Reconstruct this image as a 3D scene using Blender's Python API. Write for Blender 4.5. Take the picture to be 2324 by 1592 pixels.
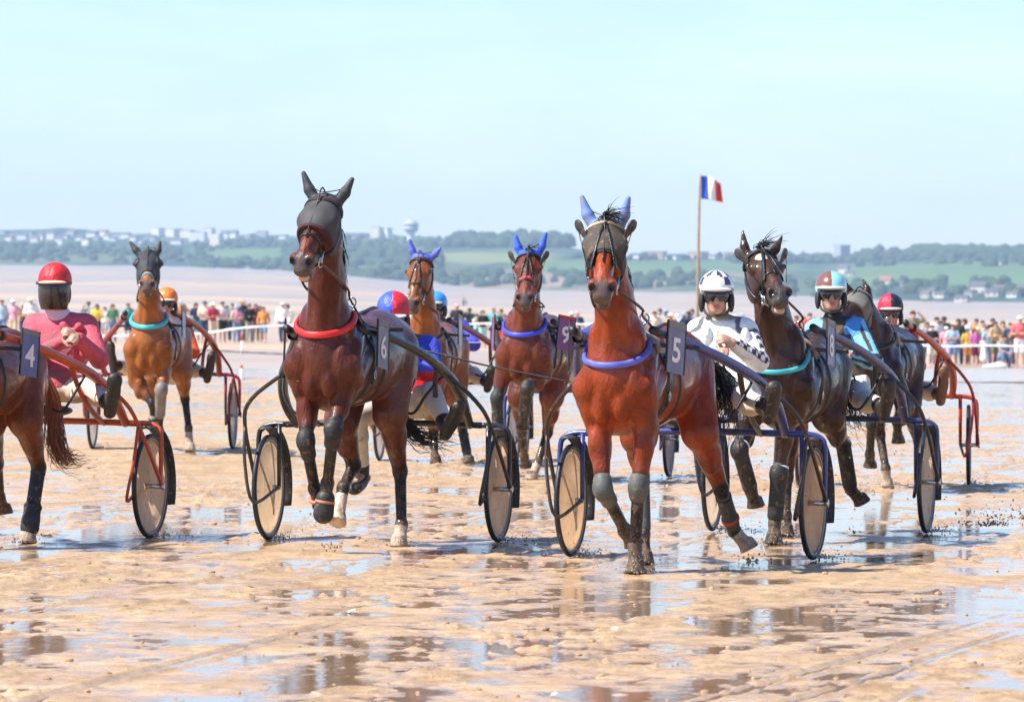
import bpy, math, random, time
import numpy as np
from mathutils import Vector, Matrix
T0 = time.time()
for o in list(bpy.data.objects):
    bpy.data.objects.remove(o)
SC = bpy.context.scene
COL = SC.collection
PI = math.pi
# ------------------------------------------------------------------ camera
FPX = 12000.0                       # focal length in pixels of a 2324 x 1592 frame
CU, CV, HV = 1162.0, 796.0, 690.0   # frame centre, eye-level line
CAMH = 1.63
PITCH = math.atan((CV - HV) / FPX)
cam_d = bpy.data.cameras.new('camera')
cam = bpy.data.objects.new('camera', cam_d)
COL.objects.link(cam)
cam.location = (0, 0, CAMH)
cam.rotation_euler = (PI / 2 - PITCH, 0, 0)
cam_d.sensor_width = 36
cam_d.lens = 36 * FPX / 2324
cam_d.clip_start = 0.5
cam_d.clip_end = 40000
cam_d.dof.use_dof = True
cam_d.dof.focus_distance = 34.0
cam_d.dof.aperture_fstop = 8.0
SC.camera = cam
# ------------------------------------------------------------------ sky, sun, exposure
SUN_EL, SUN_AZ = math.radians(52), math.radians(250)   # azimuth clockwise from +Y (the view direction)
w = bpy.data.worlds.new('World')
SC.world = w
w.use_nodes = True
nt = w.node_tree
sky = nt.nodes.new('ShaderNodeTexSky')
sky.sky_type = 'NISHITA'
sky.sun_disc = False
sky.sun_elevation = SUN_EL
sky.sun_rotation = SUN_AZ
sky.altitude = 0
sky.air_density = 1.0
sky.dust_density = 0.15
sky.ozone_density = 4.0
bg = nt.nodes['Background']
bg.inputs['Strength'].default_value = 0.10
# faint high cirrus, the same all round
tc_ = nt.nodes.new('ShaderNodeTexCoord'); vm = nt.nodes.new('ShaderNodeVectorMath'); vm.operation = 'MULTIPLY'; vm.inputs[1].default_value = (9, 9, 34)
cn = nt.nodes.new('ShaderNodeTexNoise'); cn.inputs['Scale'].default_value = 1.0; cn.inputs['Detail'].default_value = 6; cn.inputs['Roughness'].default_value = .62; cn.inputs['Distortion'].default_value = .6
cr_ = nt.nodes.new('ShaderNodeValToRGB'); cr_.color_ramp.elements[0].position = .42; cr_.color_ramp.elements[0].color = (.87, .94, 1.14, 1); cr_.color_ramp.elements[1].position = .72; cr_.color_ramp.elements[1].color = (1.02, 1.04, 1.17, 1)
mx = nt.nodes.new('ShaderNodeMix'); mx.data_type = 'RGBA'; mx.blend_type = 'MULTIPLY'; mx.inputs[0].default_value = 1.0
nt.links.new(tc_.outputs['Generated'], vm.inputs[0]); nt.links.new(vm.outputs[0], cn.inputs['Vector']); nt.links.new(cn.outputs['Fac'], cr_.inputs[0])
nt.links.new(sky.outputs[0], mx.inputs[6]); nt.links.new(cr_.outputs[0], mx.inputs[7]); nt.links.new(mx.outputs[2], bg.inputs['Color'])
sd = bpy.data.lights.new('sun', 'SUN')
so = bpy.data.objects.new('sun', sd)
COL.objects.link(so)
sd.energy = 5.0
sd.angle = math.radians(0.55)
sd.color = (1.0, 0.95, 0.88)
dvec = Vector((math.sin(SUN_AZ) * math.cos(SUN_EL), math.cos(SUN_AZ) * math.cos(SUN_EL), math.sin(SUN_EL)))
so.rotation_euler = dvec.to_track_quat('Z', 'Y').to_euler()
so.location = (-20, -20, 40)
SC.view_settings.view_transform = 'Standard'
SC.view_settings.look = 'None'
SC.view_settings.exposure = 0.82
SC.view_settings.gamma = 1.0
SC.view_settings.use_curve_mapping = False
HAZE = 1.05e-4
SC.cycles.max_bounces = 5
SC.cycles.diffuse_bounces = 2
SC.cycles.glossy_bounces = 3
SC.cycles.transmission_bounces = 3
SC.cycles.volume_bounces = 0
SC.cycles.caustics_reflective = False
SC.cycles.caustics_refractive = False

# ------------------------------------------------------------------ helpers: picture to place
def ray(u, v):
    F = np.array([0, math.cos(PITCH), -math.sin(PITCH)])
    U = np.array([0, math.sin(PITCH), math.cos(PITCH)])
    return F + np.array([1., 0, 0]) * (u - CU) / FPX + U * (CV - v) / FPX
def at(u, v, Y):
    d = ray(u, v)
    return np.array([0, 0, CAMH]) + d * (Y / d[1])
class Frame:
    """a rig frame: origin on the ground under the axle, x to the right of the one who drives, y forward"""
    def __init__(s, u, D, th, z=0.0):
        s.th = math.radians(th)
        s.O = at(u, HV, D); s.O[2] = z
        s.f = np.array([-math.sin(s.th), -math.cos(s.th), 0])
        s.r = np.array([-math.cos(s.th), math.sin(s.th), 0])
        s.rotz = PI - s.th
    def loc(s, u, v, yl):
        C = np.array([0, 0, CAMH]); d = ray(u, v)
        t = (yl - np.dot(C - s.O, s.f)) / np.dot(d, s.f)
        p = C + t * d - s.O
        return np.array([np.dot(p, s.r), np.dot(p, s.f), p[2]])
    def place(s, o):
        o.location = s.O; o.rotation_euler = (0, 0, s.rotz)

# ------------------------------------------------------------------ helpers: objects
def tag(o, label=None, cat=None, group=None, kind=None):
    if label: o['label'] = label
    if cat: o['category'] = cat
    if group: o['group'] = group
    if kind: o['kind'] = kind
    return o
def empty(name, loc=(0, 0, 0), rz=0):
    o = bpy.data.objects.new(name, None)
    o.empty_display_size = 0.2
    COL.objects.link(o)
    o.location = loc; o.rotation_euler = (0, 0, rz)
    return o
def link(name, me, mat=None, parent=None):
    o = bpy.data.objects.new(name, me)
    COL.objects.link(o)
    if mat is not None and not me.materials:
        me.materials.append(mat)
    if parent is not None: o.parent = parent
    return o
def mesh(name, V, F, smooth=True):
    me = bpy.data.meshes.new(name)
    V = np.asarray(V, dtype=np.float32); 
    if isinstance(F, np.ndarray) and F.ndim == 2:
        n, k = F.shape
        me.vertices.add(len(V)); me.vertices.foreach_set('co', V.ravel())
        me.loops.add(n * k); me.loops.foreach_set('vertex_index', F.astype(np.int32).ravel())
        me.polygons.add(n); me.polygons.foreach_set('loop_start', np.arange(0, n * k, k, dtype=np.int32))
        me.polygons.foreach_set('loop_total', np.full(n, k, dtype=np.int32))
    else:
        me.from_pydata([tuple(map(float, v)) for v in V], [], [tuple(map(int, f)) for f in F])
    if smooth: me.polygons.foreach_set('use_smooth', np.ones(len(me.polygons), dtype=bool))
    me.update(calc_edges=True)
    return me
class MB:
    """collects shapes into one mesh"""
    def __init__(s): s.V = []; s.F = []; s.n = 0
    def add(s, V, F):
        s.V += [tuple(v) for v in V]; s.F += [tuple(i + s.n for i in f) for f in F]; s.n += len(V); return s
    def box(s, c, d, R=None):
        c = np.array(c, float); h = np.array(d, float) / 2
        P = np.array([[x, y, z] for x in (-1, 1) for y in (-1, 1) for z in (-1, 1)], float) * h
        if R is not None: P = P @ np.array(R).T
        return s.add(P + c, [(0, 1, 3, 2), (4, 6, 7, 5), (0, 4, 5, 1), (2, 3, 7, 6), (0, 2, 6, 4), (1, 5, 7, 3)])
    def tube(s, pts, r, n=8, cap=True, smooth=0):
        V, F = tube_vf(pts, r, n, cap, smooth)
        return s.add(V, F)
    def lathe(s, prof, c=(0, 0, 0), ax=(0, 0, 1), n=32, close=False):
        V, F = lathe_vf(prof, c, ax, n)
        return s.add(V, F)
    def build(s, name, mat, parent=None, smooth=True):
        return link(name, mesh(name, s.V, s.F, smooth), mat, parent)
def catmull(pts, m):
    P = np.array(pts, float)
    if m <= 1 or len(P) < 3: return P
    Q = np.vstack([2 * P[0] - P[1], P, 2 * P[-1] - P[-2]]); out = []
    for i in range(1, len(Q) - 2):
        a, b, c, d = Q[i - 1:i + 3]
        for t in np.linspace(0, 1, m, endpoint=False):
            out.append(.5 * (2 * b + (c - a) * t + (2 * a - 5 * b + 4 * c - d) * t * t + (3 * b - a - 3 * c + d) * t ** 3))
    out.append(P[-1])
    return np.array(out)
def tube_vf(pts, r, n=8, cap=True, smooth=0):
    P = np.array(pts, float)
    R = np.full(len(P), r, float) if np.isscalar(r) else np.array(r, float)
    if smooth:
        PR = catmull(np.hstack([P, R[:, None]]), smooth); P, R = PR[:, :3], PR[:, 3]
    T = np.gradient(P, axis=0); T /= np.linalg.norm(T, axis=1)[:, None] + 1e-12
    up = np.array([0, 0, 1.]) if abs(T[0][2]) < .9 else np.array([1., 0, 0])
    V = []; u = np.cross(T[0], up); u /= np.linalg.norm(u)
    a = np.linspace(0, 2 * PI, n, endpoint=False)
    for i in range(len(P)):
        u = u - T[i] * np.dot(u, T[i]); u /= np.linalg.norm(u) + 1e-12
        w_ = np.cross(T[i], u)
        V += list(P[i] + R[i] * (np.cos(a)[:, None] * u + np.sin(a)[:, None] * w_))
    F = []
    for i in range(len(P) - 1):
        for j in range(n):
            k = (j + 1) % n
            F.append((i * n + j, i * n + k, (i + 1) * n + k, (i + 1) * n + j))
    if cap:
        F.append(tuple(range(n))[::-1]); F.append(tuple((len(P) - 1) * n + j for j in range(n)))
    return V, F
def lathe_vf(prof, c=(0, 0, 0), ax=(0, 0, 1), n=32):
    ax = Vector(ax).normalized(); q = Vector((0, 0, 1)).rotation_difference(ax)
    V = []; F = []
    for (r, h) in prof:
        for j in range(n):
            t = 2 * PI * j / n
            V.append(Vector(c) + q @ Vector((r * math.cos(t), r * math.sin(t), h)))
    for i in range(len(prof) - 1):
        for j in range(n):
            k = (j + 1) % n
            F.append((i * n + j, i * n + k, (i + 1) * n + k, (i + 1) * n + j))
    return V, F

# ------------------------------------------------------------------ helpers: smooth solids (distance fields turned into one surface)
def _n(v): 
    v = np.asarray(v, float); return v / (np.linalg.norm(v) + 1e-12)
class Solid:
    def __init__(s): s.ops = []
    def copy(s):
        t = Solid(); t.ops = list(s.ops); return t
    def ell(s, c, r, R=None, k=.03, sub=False):
        """ellipsoid; rows of R are its axes"""
        c = np.array(c, np.float32); r = np.array(r, np.float32) * np.ones(3, np.float32)
        Rm = None if R is None else np.array(R, np.float32)
        def f(p):
            q = p - c
            if Rm is not None: q = q @ Rm.T
            k0 = np.sqrt(((q / r) ** 2).sum(-1)); k1 = np.sqrt(((q / (r * r)) ** 2).sum(-1)) + 1e-6
            return k0 * (k0 - 1) / k1
        m = float(r.max())
        s.ops.append((f, c - m, c + m, k, sub)); return s
    def cone(s, a, b, ra, rb, k=.03, flat=None, sub=False):
        """tapered limb; flat = (axis, scale) squeezes it along an axis"""
        a = np.array(a, np.float32); b = np.array(b, np.float32); ba = b - a
        ax = None
        if flat is not None:
            ax = _n(flat[0]).astype(np.float32); sc = float(flat[1])
            ba2 = ba + ax * (ba @ ax) * (1 / sc - 1)
        else: ba2 = ba; sc = 1.
        L = float(ba2 @ ba2) + 1e-9
        def f(p):
            q = p - a
            if ax is not None: q = q + (q @ ax)[..., None] * ax * (1 / sc - 1)
            t = np.clip((q @ ba2) / L, 0, 1)
            d = q - t[..., None] * ba2
            return (np.sqrt((d * d).sum(-1)) - (ra + (rb - ra) * t)) * min(1, sc)
        m = max(ra, rb)
        s.ops.append((f, np.minimum(a, b) - m, np.maximum(a, b) + m, k, sub)); return s
    def frustum(s, a, b, ra, rb, k=.01):
        """flat-ended cone"""
        a = np.array(a, np.float32); b = np.array(b, np.float32); L = float(np.linalg.norm(b - a)); ax = (b - a) / L
        def f(p):
            q = p - a; h = q @ ax
            r = np.sqrt(np.maximum((q * q).sum(-1) - h * h, 0))
            t = np.clip(h / L, 0, 1)
            return np.maximum((r - (ra + (rb - ra) * t)) * .97, np.maximum(-h, h - L))
        m = max(ra, rb) + .01
        s.ops.append((f, np.minimum(a, b) - m, np.maximum(a, b) + m, k, False)); return s
    def box(s, c, h, R=None, k=.02, rnd=.01, sub=False):
        c = np.array(c, np.float32); h = np.array(h, np.float32) - rnd
        Rm = None if R is None else np.array(R, np.float32)
        def f(p):
            q = p - c
            if Rm is not None: q = q @ Rm.T
            q = np.abs(q) - h
            return np.sqrt((np.maximum(q, 0) ** 2).sum(-1)) + np.minimum(q.max(-1), 0) - rnd
        m = float(np.linalg.norm(h)) + rnd
        s.ops.append((f, c - m, c + m, k, sub)); return s
    def bounds(s):
        lo = np.min([o[1] for o in s.ops if not o[4]], axis=0); hi = np.max([o[2] for o in s.ops if not o[4]], axis=0)
        return lo, hi
    def field(s, lo, hi, h, off=0.0):
        n = np.ceil((hi - lo) / h).astype(int) + 1
        ax = [np.float32(lo[i]) + np.arange(n[i], dtype=np.float32) * np.float32(h) for i in range(3)]
        D = np.full(n, 1.0, np.float32)
        for f, l, u, k, sub in s.ops:
            e = k + abs(off) + 2.5 * h
            i0 = np.maximum(np.floor((l - e - lo) / h).astype(int), 0); i1 = np.minimum(np.ceil((u + e - lo) / h).astype(int) + 1, n)
            if (i1 <= i0).any(): continue
            g = np.stack(np.meshgrid(ax[0][i0[0]:i1[0]], ax[1][i0[1]:i1[1]], ax[2][i0[2]:i1[2]], indexing='ij'), -1)
            d = f(g); sl = (slice(i0[0], i1[0]), slice(i0[1], i1[1]), slice(i0[2], i1[2]))
            A = D[sl]
            if sub:
                d = -d; m = np.maximum(k - np.abs(A - d), 0) / k
                D[sl] = np.maximum(A, d) + m * m * k * .25
            else:
                m = np.maximum(k - np.abs(A - d), 0) / k
                D[sl] = np.minimum(A, d) - m * m * k * .25
        return D - np.float32(off), ax
    def value(s, P):
        P = np.asarray(P, np.float32); D = np.full(P.shape[:-1], 1.0, np.float32)
        for f, l, u, k, sub in s.ops:
            d = f(P)
            if sub:
                d = -d; m = np.maximum(k - np.abs(D - d), 0) / k; D = np.maximum(D, d) + m * m * k * .25
            else:
                m = np.maximum(k - np.abs(D - d), 0) / k; D = np.minimum(D, d) - m * m * k * .25
        return D
    def hit(s, c, d, start=.9, off=0.0, n=240):
        """last surface met coming from outside along -d towards c"""
        c = np.asarray(c, float); d = _n(d); t = np.linspace(start, 0, n)
        v = s.value(c + t[:, None] * d) - off
        i = np.argmax(v < 0)
        return c + t[max(i - 1, 0)] * d
    def vf(s, h, off=0.0, clip=None, lo=None, hi=None, shell=None):
        l, u = s.bounds()
        l = l - 3 * h - off; u = u + 3 * h + off
        if lo is not None: l = np.maximum(l, np.array(lo) - 2 * h)
        if hi is not None: u = np.minimum(u, np.array(hi) + 2 * h)
        D, ax = s.field(l, u, h, off)
        if clip is not None:
            g = np.stack(np.meshgrid(*ax, indexing='ij'), -1)
            c = clip(g)
            if shell: D = np.maximum(np.maximum(D, -(D + shell)), c)
            else: D = np.maximum(D, c)
        D[0] = D[-1] = 1; D[:, 0] = D[:, -1] = 1; D[:, :, 0] = D[:, :, -1] = 1
        return nets(D, l, h)
    def build(s, name, h, mat, parent=None, off=0.0, clip=None, lo=None, hi=None, shell=None):
        V, F = s.vf(h, off, clip, lo, hi, shell)
        return link(name, mesh(name, V, F), mat, parent)
def nets(D, lo, h):
    S = D < 0
    c = S[:-1, :-1, :-1].astype(np.int8)
    for dx in (0, 1):
        for dy in (0, 1):
            for dz in (0, 1):
                if dx or dy or dz:
                    c = c + S[dx:S.shape[0] - 1 + dx, dy:S.shape[1] - 1 + dy, dz:S.shape[2] - 1 + dz]
    I = np.argwhere((c > 0) & (c < 8))
    if len(I) == 0: return np.zeros((0, 3)), np.zeros((0, 4), int)
    idx = np.full(c.shape, -1, np.int32); idx[tuple(I.T)] = np.arange(len(I))
    acc = np.zeros((len(I), 3), np.float32); cnt = np.zeros(len(I), np.float32)
    corners = [(x, y, z) for x in (0, 1) for y in (0, 1) for z in (0, 1)]
    val = {q: D[I[:, 0] + q[0], I[:, 1] + q[1], I[:, 2] + q[2]] for q in corners}
    for a in corners:
        for axis in range(3):
            if a[axis] == 1: continue
            b = list(a); b[axis] = 1; b = tuple(b)
            va, vb = val[a], val[b]; m = (va < 0) != (vb < 0)
            t = np.where(m, va / np.where(m, va - vb, 1), 0)
            for j in range(3):
                acc[:, j] += np.where(m, a[j] + (t if j == axis else 0), 0)
            cnt += m
    V = (I + acc / cnt[:, None]) * h + np.asarray(lo)
    Fs = []
    for axis in range(3):
        sl0 = [slice(None)] * 3; sl1 = [slice(None)] * 3
        sl0[axis] = slice(None, -1); sl1[axis] = slice(1, None)
        A, B = S[tuple(sl0)], S[tuple(sl1)]
        E = np.argwhere(A != B)
        o1, o2 = [i for i in range(3) if i != axis]
        if axis == 1: o1, o2 = o2, o1
        E = E[(E[:, o1] > 0) & (E[:, o2] > 0) & (E[:, o1] < S.shape[o1] - 1) & (E[:, o2] < S.shape[o2] - 1)]
        ins = A[tuple(E.T)]
        def cell(d1, d2):
            Q = E.copy(); Q[:, o1] -= d1; Q[:, o2] -= d2
            return idx[tuple(Q.T)]
        q = np.stack([cell(1, 1), cell(0, 1), cell(0, 0), cell(1, 0)], 1)
        q[~ins] = q[~ins][:, ::-1]
        Fs.append(q)
    F = np.concatenate(Fs)
    return V, F[(F >= 0).all(1)]
def paint_attr(me, col, name='col', domain='POINT'):
    a = me.color_attributes.new(name, 'FLOAT_COLOR', domain)
    col = np.asarray(col, np.float32)
    if col.shape[1] == 3: col = np.hstack([col, np.ones((len(col), 1), np.float32)])
    a.data.foreach_set('color', col.ravel())
def coords(me):
    V = np.empty(len(me.vertices) * 3, np.float32); me.vertices.foreach_get('co', V); return V.reshape(-1, 3)
def sstep(a, b, x):
    t = np.clip((x - a) / (b - a), 0, 1); return t * t * (3 - 2 * t)
def seg_dist(P, a, b):
    a = np.asarray(a, np.float32); b = np.asarray(b, np.float32); ba = b - a
    t = np.clip(((P - a) @ ba) / (ba @ ba + 1e-9), 0, 1)
    return np.linalg.norm(P - a - t[:, None] * ba, axis=1)

# ------------------------------------------------------------------ helpers: materials
class N:
    def __init__(s, name):
        s.m = bpy.data.materials.new(name); s.m.use_nodes = True; s.t = s.m.node_tree
        s.b = s.t.nodes['Principled BSDF']
    def new(s, typ, **kw):
        n = s.t.nodes.new('ShaderNode' + typ)
        for k, v in kw.items(): setattr(n, k, v)
        return n
    def set(s, n, **kw):
        for k, v in kw.items():
            k = k.replace('_', ' '); i = n.inputs[k]
            if hasattr(v, 'is_output'): s.t.links.new(v, i)
            else:
                if isinstance(v, (tuple, list)) and len(v) == 3 and i.type == 'RGBA': v = (*v, 1)
                i.default_value = v
        return n
    def link(s, a, b): s.t.links.new(a, b)
    def pos(s, kind='Object'):
        return s.new('TexCoord').outputs[kind]
    def noise(s, scale, detail=4, rough=.55, vec=None, dist=0.0):
        n = s.new('TexNoise'); s.set(n, Scale=scale, Detail=detail, Roughness=rough, Distortion=dist)
        s.link(vec if vec is not None else s.pos(), n.inputs['Vector']); return n.outputs['Fac']
    def vmul(s, vec, xyz):
        n = s.new('VectorMath', operation='MULTIPLY'); s.link(vec, n.inputs[0]); n.inputs[1].default_value = xyz; return n.outputs[0]
    def ramp(s, fac, stops, interp='LINEAR'):
        n = s.new('ValToRGB'); n.color_ramp.interpolation = interp; s.link(fac, n.inputs[0]); e = n.color_ramp.elements
        while len(e) < len(stops): e.new(.5)
        for i, (p, c) in enumerate(stops):
            e[i].position = p
            if not isinstance(c, (tuple, list)): c = (c, c, c)
            e[i].color = (*c, 1) if len(c) == 3 else c
        return n.outputs[0]
    def mix(s, fac, a, b, blend='MIX'):
        n = s.new('Mix', data_type='RGBA', blend_type=blend)
        for v, i in ((fac, n.inputs[0]), (a, n.inputs[6]), (b, n.inputs[7])):
            if hasattr(v, 'is_output'): s.link(v, i)
            else:
                if isinstance(v, (tuple, list)) and len(v) == 3: v = (*v, 1)
                i.default_value = v
        return n.outputs[2]
    def math(s, op, a, b=0.0):
        n = s.new('Math', operation=op)
        for v, i in ((a, n.inputs[0]), (b, n.inputs[1])):
            if hasattr(v, 'is_output'): s.link(v, i)
            else: i.default_value = v
        return n.outputs[0]
    def bump(s, height, strength=.3, dist=.01):
        n = s.new('Bump'); s.set(n, Strength=strength, Distance=dist); s.link(height, n.inputs['Height'])
        s.link(n.outputs[0], s.b.inputs['Normal']); return n
MATS = {}
MUD = (0.30, 0.19, 0.10)
def surf(name, col, rough=.5, metal=0., var=.15, mud=0., bump=0., bscale=60, spec=.5, scale=6.):
    """painted, woven or metal surface with uneven tone and dried splashes"""
    if name in MATS: return MATS[name]
    n = N(name); c = tuple(col)
    lo = tuple(x * (1 - var) for x in c); hi = tuple(min(1, x * (1 + var * .6)) for x in c)
    f = n.noise(scale, 5, .6)
    out = n.ramp(f, [(.3, lo), (.7, hi)])
    r = n.ramp(n.noise(scale * 3, 3), [(.3, max(.02, rough - .08)), (.7, min(1, rough + .1))])
    if mud > 0:
        m = n.ramp(n.noise(22, 6, .75), [(.70 - mud * .3, 0.), (.76 - mud * .26, .85)])
        out = n.mix(m, out, MUD)
        r = n.mix(m, r, (.85, .85, .85))
    n.set(n.b, Base_Color=out, Metallic=metal); n.link(r, n.b.inputs['Roughness'])
    n.b.inputs['Specular IOR Level'].default_value = spec
    if bump: n.bump(n.noise(bscale, 4, .6), bump, .01)
    MATS[name] = n.m; return n.m
def attr_cloth(name, rough=.75, mud=.0, bump=.35, attr='col', bscale=14., spec=.3, coat=0.):
    """cloth or shell whose colours are carried by the mesh"""
    if name in MATS: return MATS[name]
    n = N(name); a = n.new('Attribute', attribute_name=attr)
    v = n.ramp(n.noise(30, 4), [(.25, .86), (.75, 1.05)])
    out = n.mix(1., a.outputs['Color'], v, 'MULTIPLY')
    if mud > 0:
        m = n.ramp(n.noise(26, 6, .75), [(.72 - mud * .3, 0.), (.78 - mud * .26, .8)])
        out = n.mix(m, out, MUD)
    n.set(n.b, Base_Color=out, Roughness=rough, Coat_Weight=coat, Coat_Roughness=.08); n.b.inputs['Specular IOR Level'].default_value = spec
    if bump:
        h = n.noise(bscale, 3, .5, dist=1.5)
        n.bump(h, bump, .03)
    MATS[name] = n.m; return n.m
# ================================================================== ground, water, hills
_rt = np.random.RandomState(7).rand(256, 256).astype(np.float32)
def vnoise(x, y):
    xi = np.floor(x).astype(int); yi = np.floor(y).astype(int); fx = x - xi; fy = y - yi
    fx = fx * fx * (3 - 2 * fx); fy = fy * fy * (3 - 2 * fy); a, b = xi & 255, (xi + 1) & 255; c, d = yi & 255, (yi + 1) & 255
    return (_rt[a, c] * (1 - fx) + _rt[b, c] * fx) * (1 - fy) + (_rt[a, d] * (1 - fx) + _rt[b, d] * fx) * fy
def fbm(x, y, oct=4, g=.5, l=2.03):
    v = 0; a = 1; s = 0
    for i in range(oct):
        v = v + a * vnoise(x + 17.3 * i, y + 9.1 * i); s += a; a *= g; x = x * l; y = y * l
    return v / s
def rise(X, Y):
    """slow swell of the beach under the runners at far left"""
    return .07 * sstep(49, 56, Y) * sstep(-1.2, -3.0, X) * (1 - sstep(70, 100, Y)) + dip(X, Y)
def dip(X, Y):
    """the sand falls away a little towards the sea, at right"""
    return -.48 * sstep(3.5, 13, X) * sstep(75, 168, Y) - .25 * sstep(-2, 4, X) * sstep(75, 180, Y) * (1 - sstep(3.5, 13, X))
_tr = np.random.RandomState(21)
TRACKS = [(_tr.uniform(-9, 4), _tr.uniform(.18, .32), _tr.uniform(-.0006, .0006), _tr.uniform(.022, .034), i % 2) for i in range(20)]
def tracks(X, Y):
    """wheel ruts and rows of hoof prints left by earlier runners"""
    q = np.zeros(np.shape(X)); wob = (vnoise(X * .0 + 3.3, Y * .35) - .5) * .12
    for k, (x0, sl, cv, w_, kind) in enumerate(TRACKS):
        d = X - x0 - (Y - 22) * sl - (Y - 22) ** 2 * cv - wob * (1 + .3 * k % 2)
        if kind == 0:
            on = sstep(.30, .45, vnoise(Y * .25 + k * 7., Y * 0 + k))
            q = q + on * (-.013 * np.exp(-(d / w_) ** 2) + .009 * np.exp(-((np.abs(d) - w_ * 2.1) / (w_ * .8)) ** 2))
        else:
            for ph, off in ((0., 0.), (.62, .14)):
                ds = np.mod(Y + ph + k * .37, 1.3) - .65; r = np.sqrt(((d - off) / .065) ** 2 + (ds / .10) ** 2)
                q = q - .022 * np.exp(-r ** 2 * 1.2) + .016 * np.exp(-((r - 1.7) / .5) ** 2) * (.6 + .8 * vnoise(X * 9, Y * 6))
    return q * sstep(95, 60, Y)
def sand_h(X, Y, dxy=0.):
    q = .017 * (fbm(X * .36 + 3, Y * .22 + 1, 3) - .5) + .022 * (fbm(X * 1.5, Y * .9 + 7, 4, .6) - .5) + .016 * (fbm(X * 3.2 + 9, Y * 1.6 + 3, 3, .6) - .5)
    c = fbm(X * 6.5 + 40, Y * 4.2 + 11, 4, .6)
    m = fbm(X * .8 + 60, Y * .5 + 31, 3)
    rough = .40 + .75 * sstep(.40, .64, m)
    q = q + (c - .5) * .034 * rough
    f = fbm(X * 24, Y * 17, 2, .6); q = q + (f - .5) * .012 * (dxy < .06) * rough
    k = fbm(X * 11 + 5, Y * 8 + 77, 2); q = q + sstep(.76, .92, k) * .020 * rough
    return q + tracks(X, Y)
WL = -.0030
def sand_material():
    n = N('wet_sand'); pos = n.pos('Object')
    a = n.noise(1.1, 5, .62, pos); b = n.noise(55, 5, .8, pos); c = n.noise(5, 4, .6, pos)
    col = n.mix(n.ramp(a, [(.35, 0.), (.65, 1.)]), (.56, .365, .185), (.72, .505, .280))
    col = n.mix(n.ramp(c, [(.42, 0.), (.62, .55)]), col, (.36, .205, .095))
    col = n.mix(n.ramp(b, [(.36, .6), (.49, 0.)]), col, (.28, .155, .075))
    sp = n.noise(140, 2, .6, pos); col = n.mix(n.ramp(sp, [(.68, 0.), (.72, .75)]), col, (.80, .68, .50))
    # close to the water level the sand is soaked: darker, smooth, a film on top
    sz = n.new('SeparateXYZ'); n.link(pos, sz.inputs[0])
    h_ = n.math('ADD', n.math('MULTIPLY', n.math('SUBTRACT', sz.outputs['Z'], WL), 105.), n.math('MULTIPLY', n.math('SUBTRACT', n.noise(4., 5, .65, pos), .5), 1.1))
    dry = n.ramp(h_, [(.0, 0.), (.95, 1.)])
    col = n.mix(dry, n.mix(1., col, (.86, .82, .80), 'MULTIPLY'), col)
    n.set(n.b, Base_Color=col)
    n.link(n.ramp(dry, [(.0, .10), (.35, .24), (1., .62)]), n.b.inputs['Roughness'])
    n.b.inputs['Specular IOR Level'].default_value = .5
    bm = n.bump(n.math('ADD', n.noise(70, 5, .8, pos), n.math('MULTIPLY', n.noise(16, 4, .7, pos), 1.6)), .5, .030)
    n.link(n.ramp(dry, [(.0, .03), (.4, .22), (1., .75)]), bm.inputs['Strength'])
    return n.m
def water_material():
    n = N('shallow_water'); pos = n.pos('Object')
    col = n.ramp(n.noise(2.2, 4, .6, pos), [(.3, (.27, .175, .105)), (.7, (.36, .24, .15))])
    n.set(n.b, Base_Color=col, Roughness=.06, IOR=1.33)
    n.bump(n.math('ADD', n.noise(11, 3, .6, n.vmul(pos, (1, .6, 1))), n.math('MULTIPLY', n.noise(40, 2, .5, pos), .2)), .10, .012)
    return n.m
def fan(rows, cols, half, hz):
    s = np.linspace(-1, 1, cols); Y = np.repeat(rows[:, None], cols, 1); X = s[None, :] * half(Y)
    return X, Y
def grid_mesh(name, X, Y, Z, mat):
    r, c = X.shape; V = np.stack([X, Y, Z], -1).reshape(-1, 3); i = np.arange(r * c).reshape(r, c)
    F = np.stack([i[:-1, :-1], i[:-1, 1:], i[1:, 1:], i[1:, :-1]], -1).reshape(-1, 4)
    return link(name, mesh(name, V, F), mat)
rows = [15.0]
while rows[-1] < 135: rows.append(rows[-1] + max(.045, rows[-1] ** 2 / 8600 * .62))
rows = np.array(rows)
X, Y = fan(rows, 900, lambda y: 2.2 + y * .135, 0)
dxy = X[:, 1] - X[:, 0]
Zs = sand_h(X, Y, dxy[:, None]) + rise(X, Y)
fade = sstep(135, 105, Y); Zs = Zs * fade - .004 * (1 - fade)
SAND = sand_material()
o = grid_mesh('wet_sand', X, Y, Zs, SAND); tag(o, kind='structure'); print('sand quads', len(o.data.polygons))
xr = np.linspace(-26, 26, 60); yr = np.linspace(12, 118, 120); XX, YY = np.meshgrid(xr, yr)
o = grid_mesh('shallow_water', XX, YY, WL + rise(XX, YY), water_material()); tag(o, kind='structure')
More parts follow.
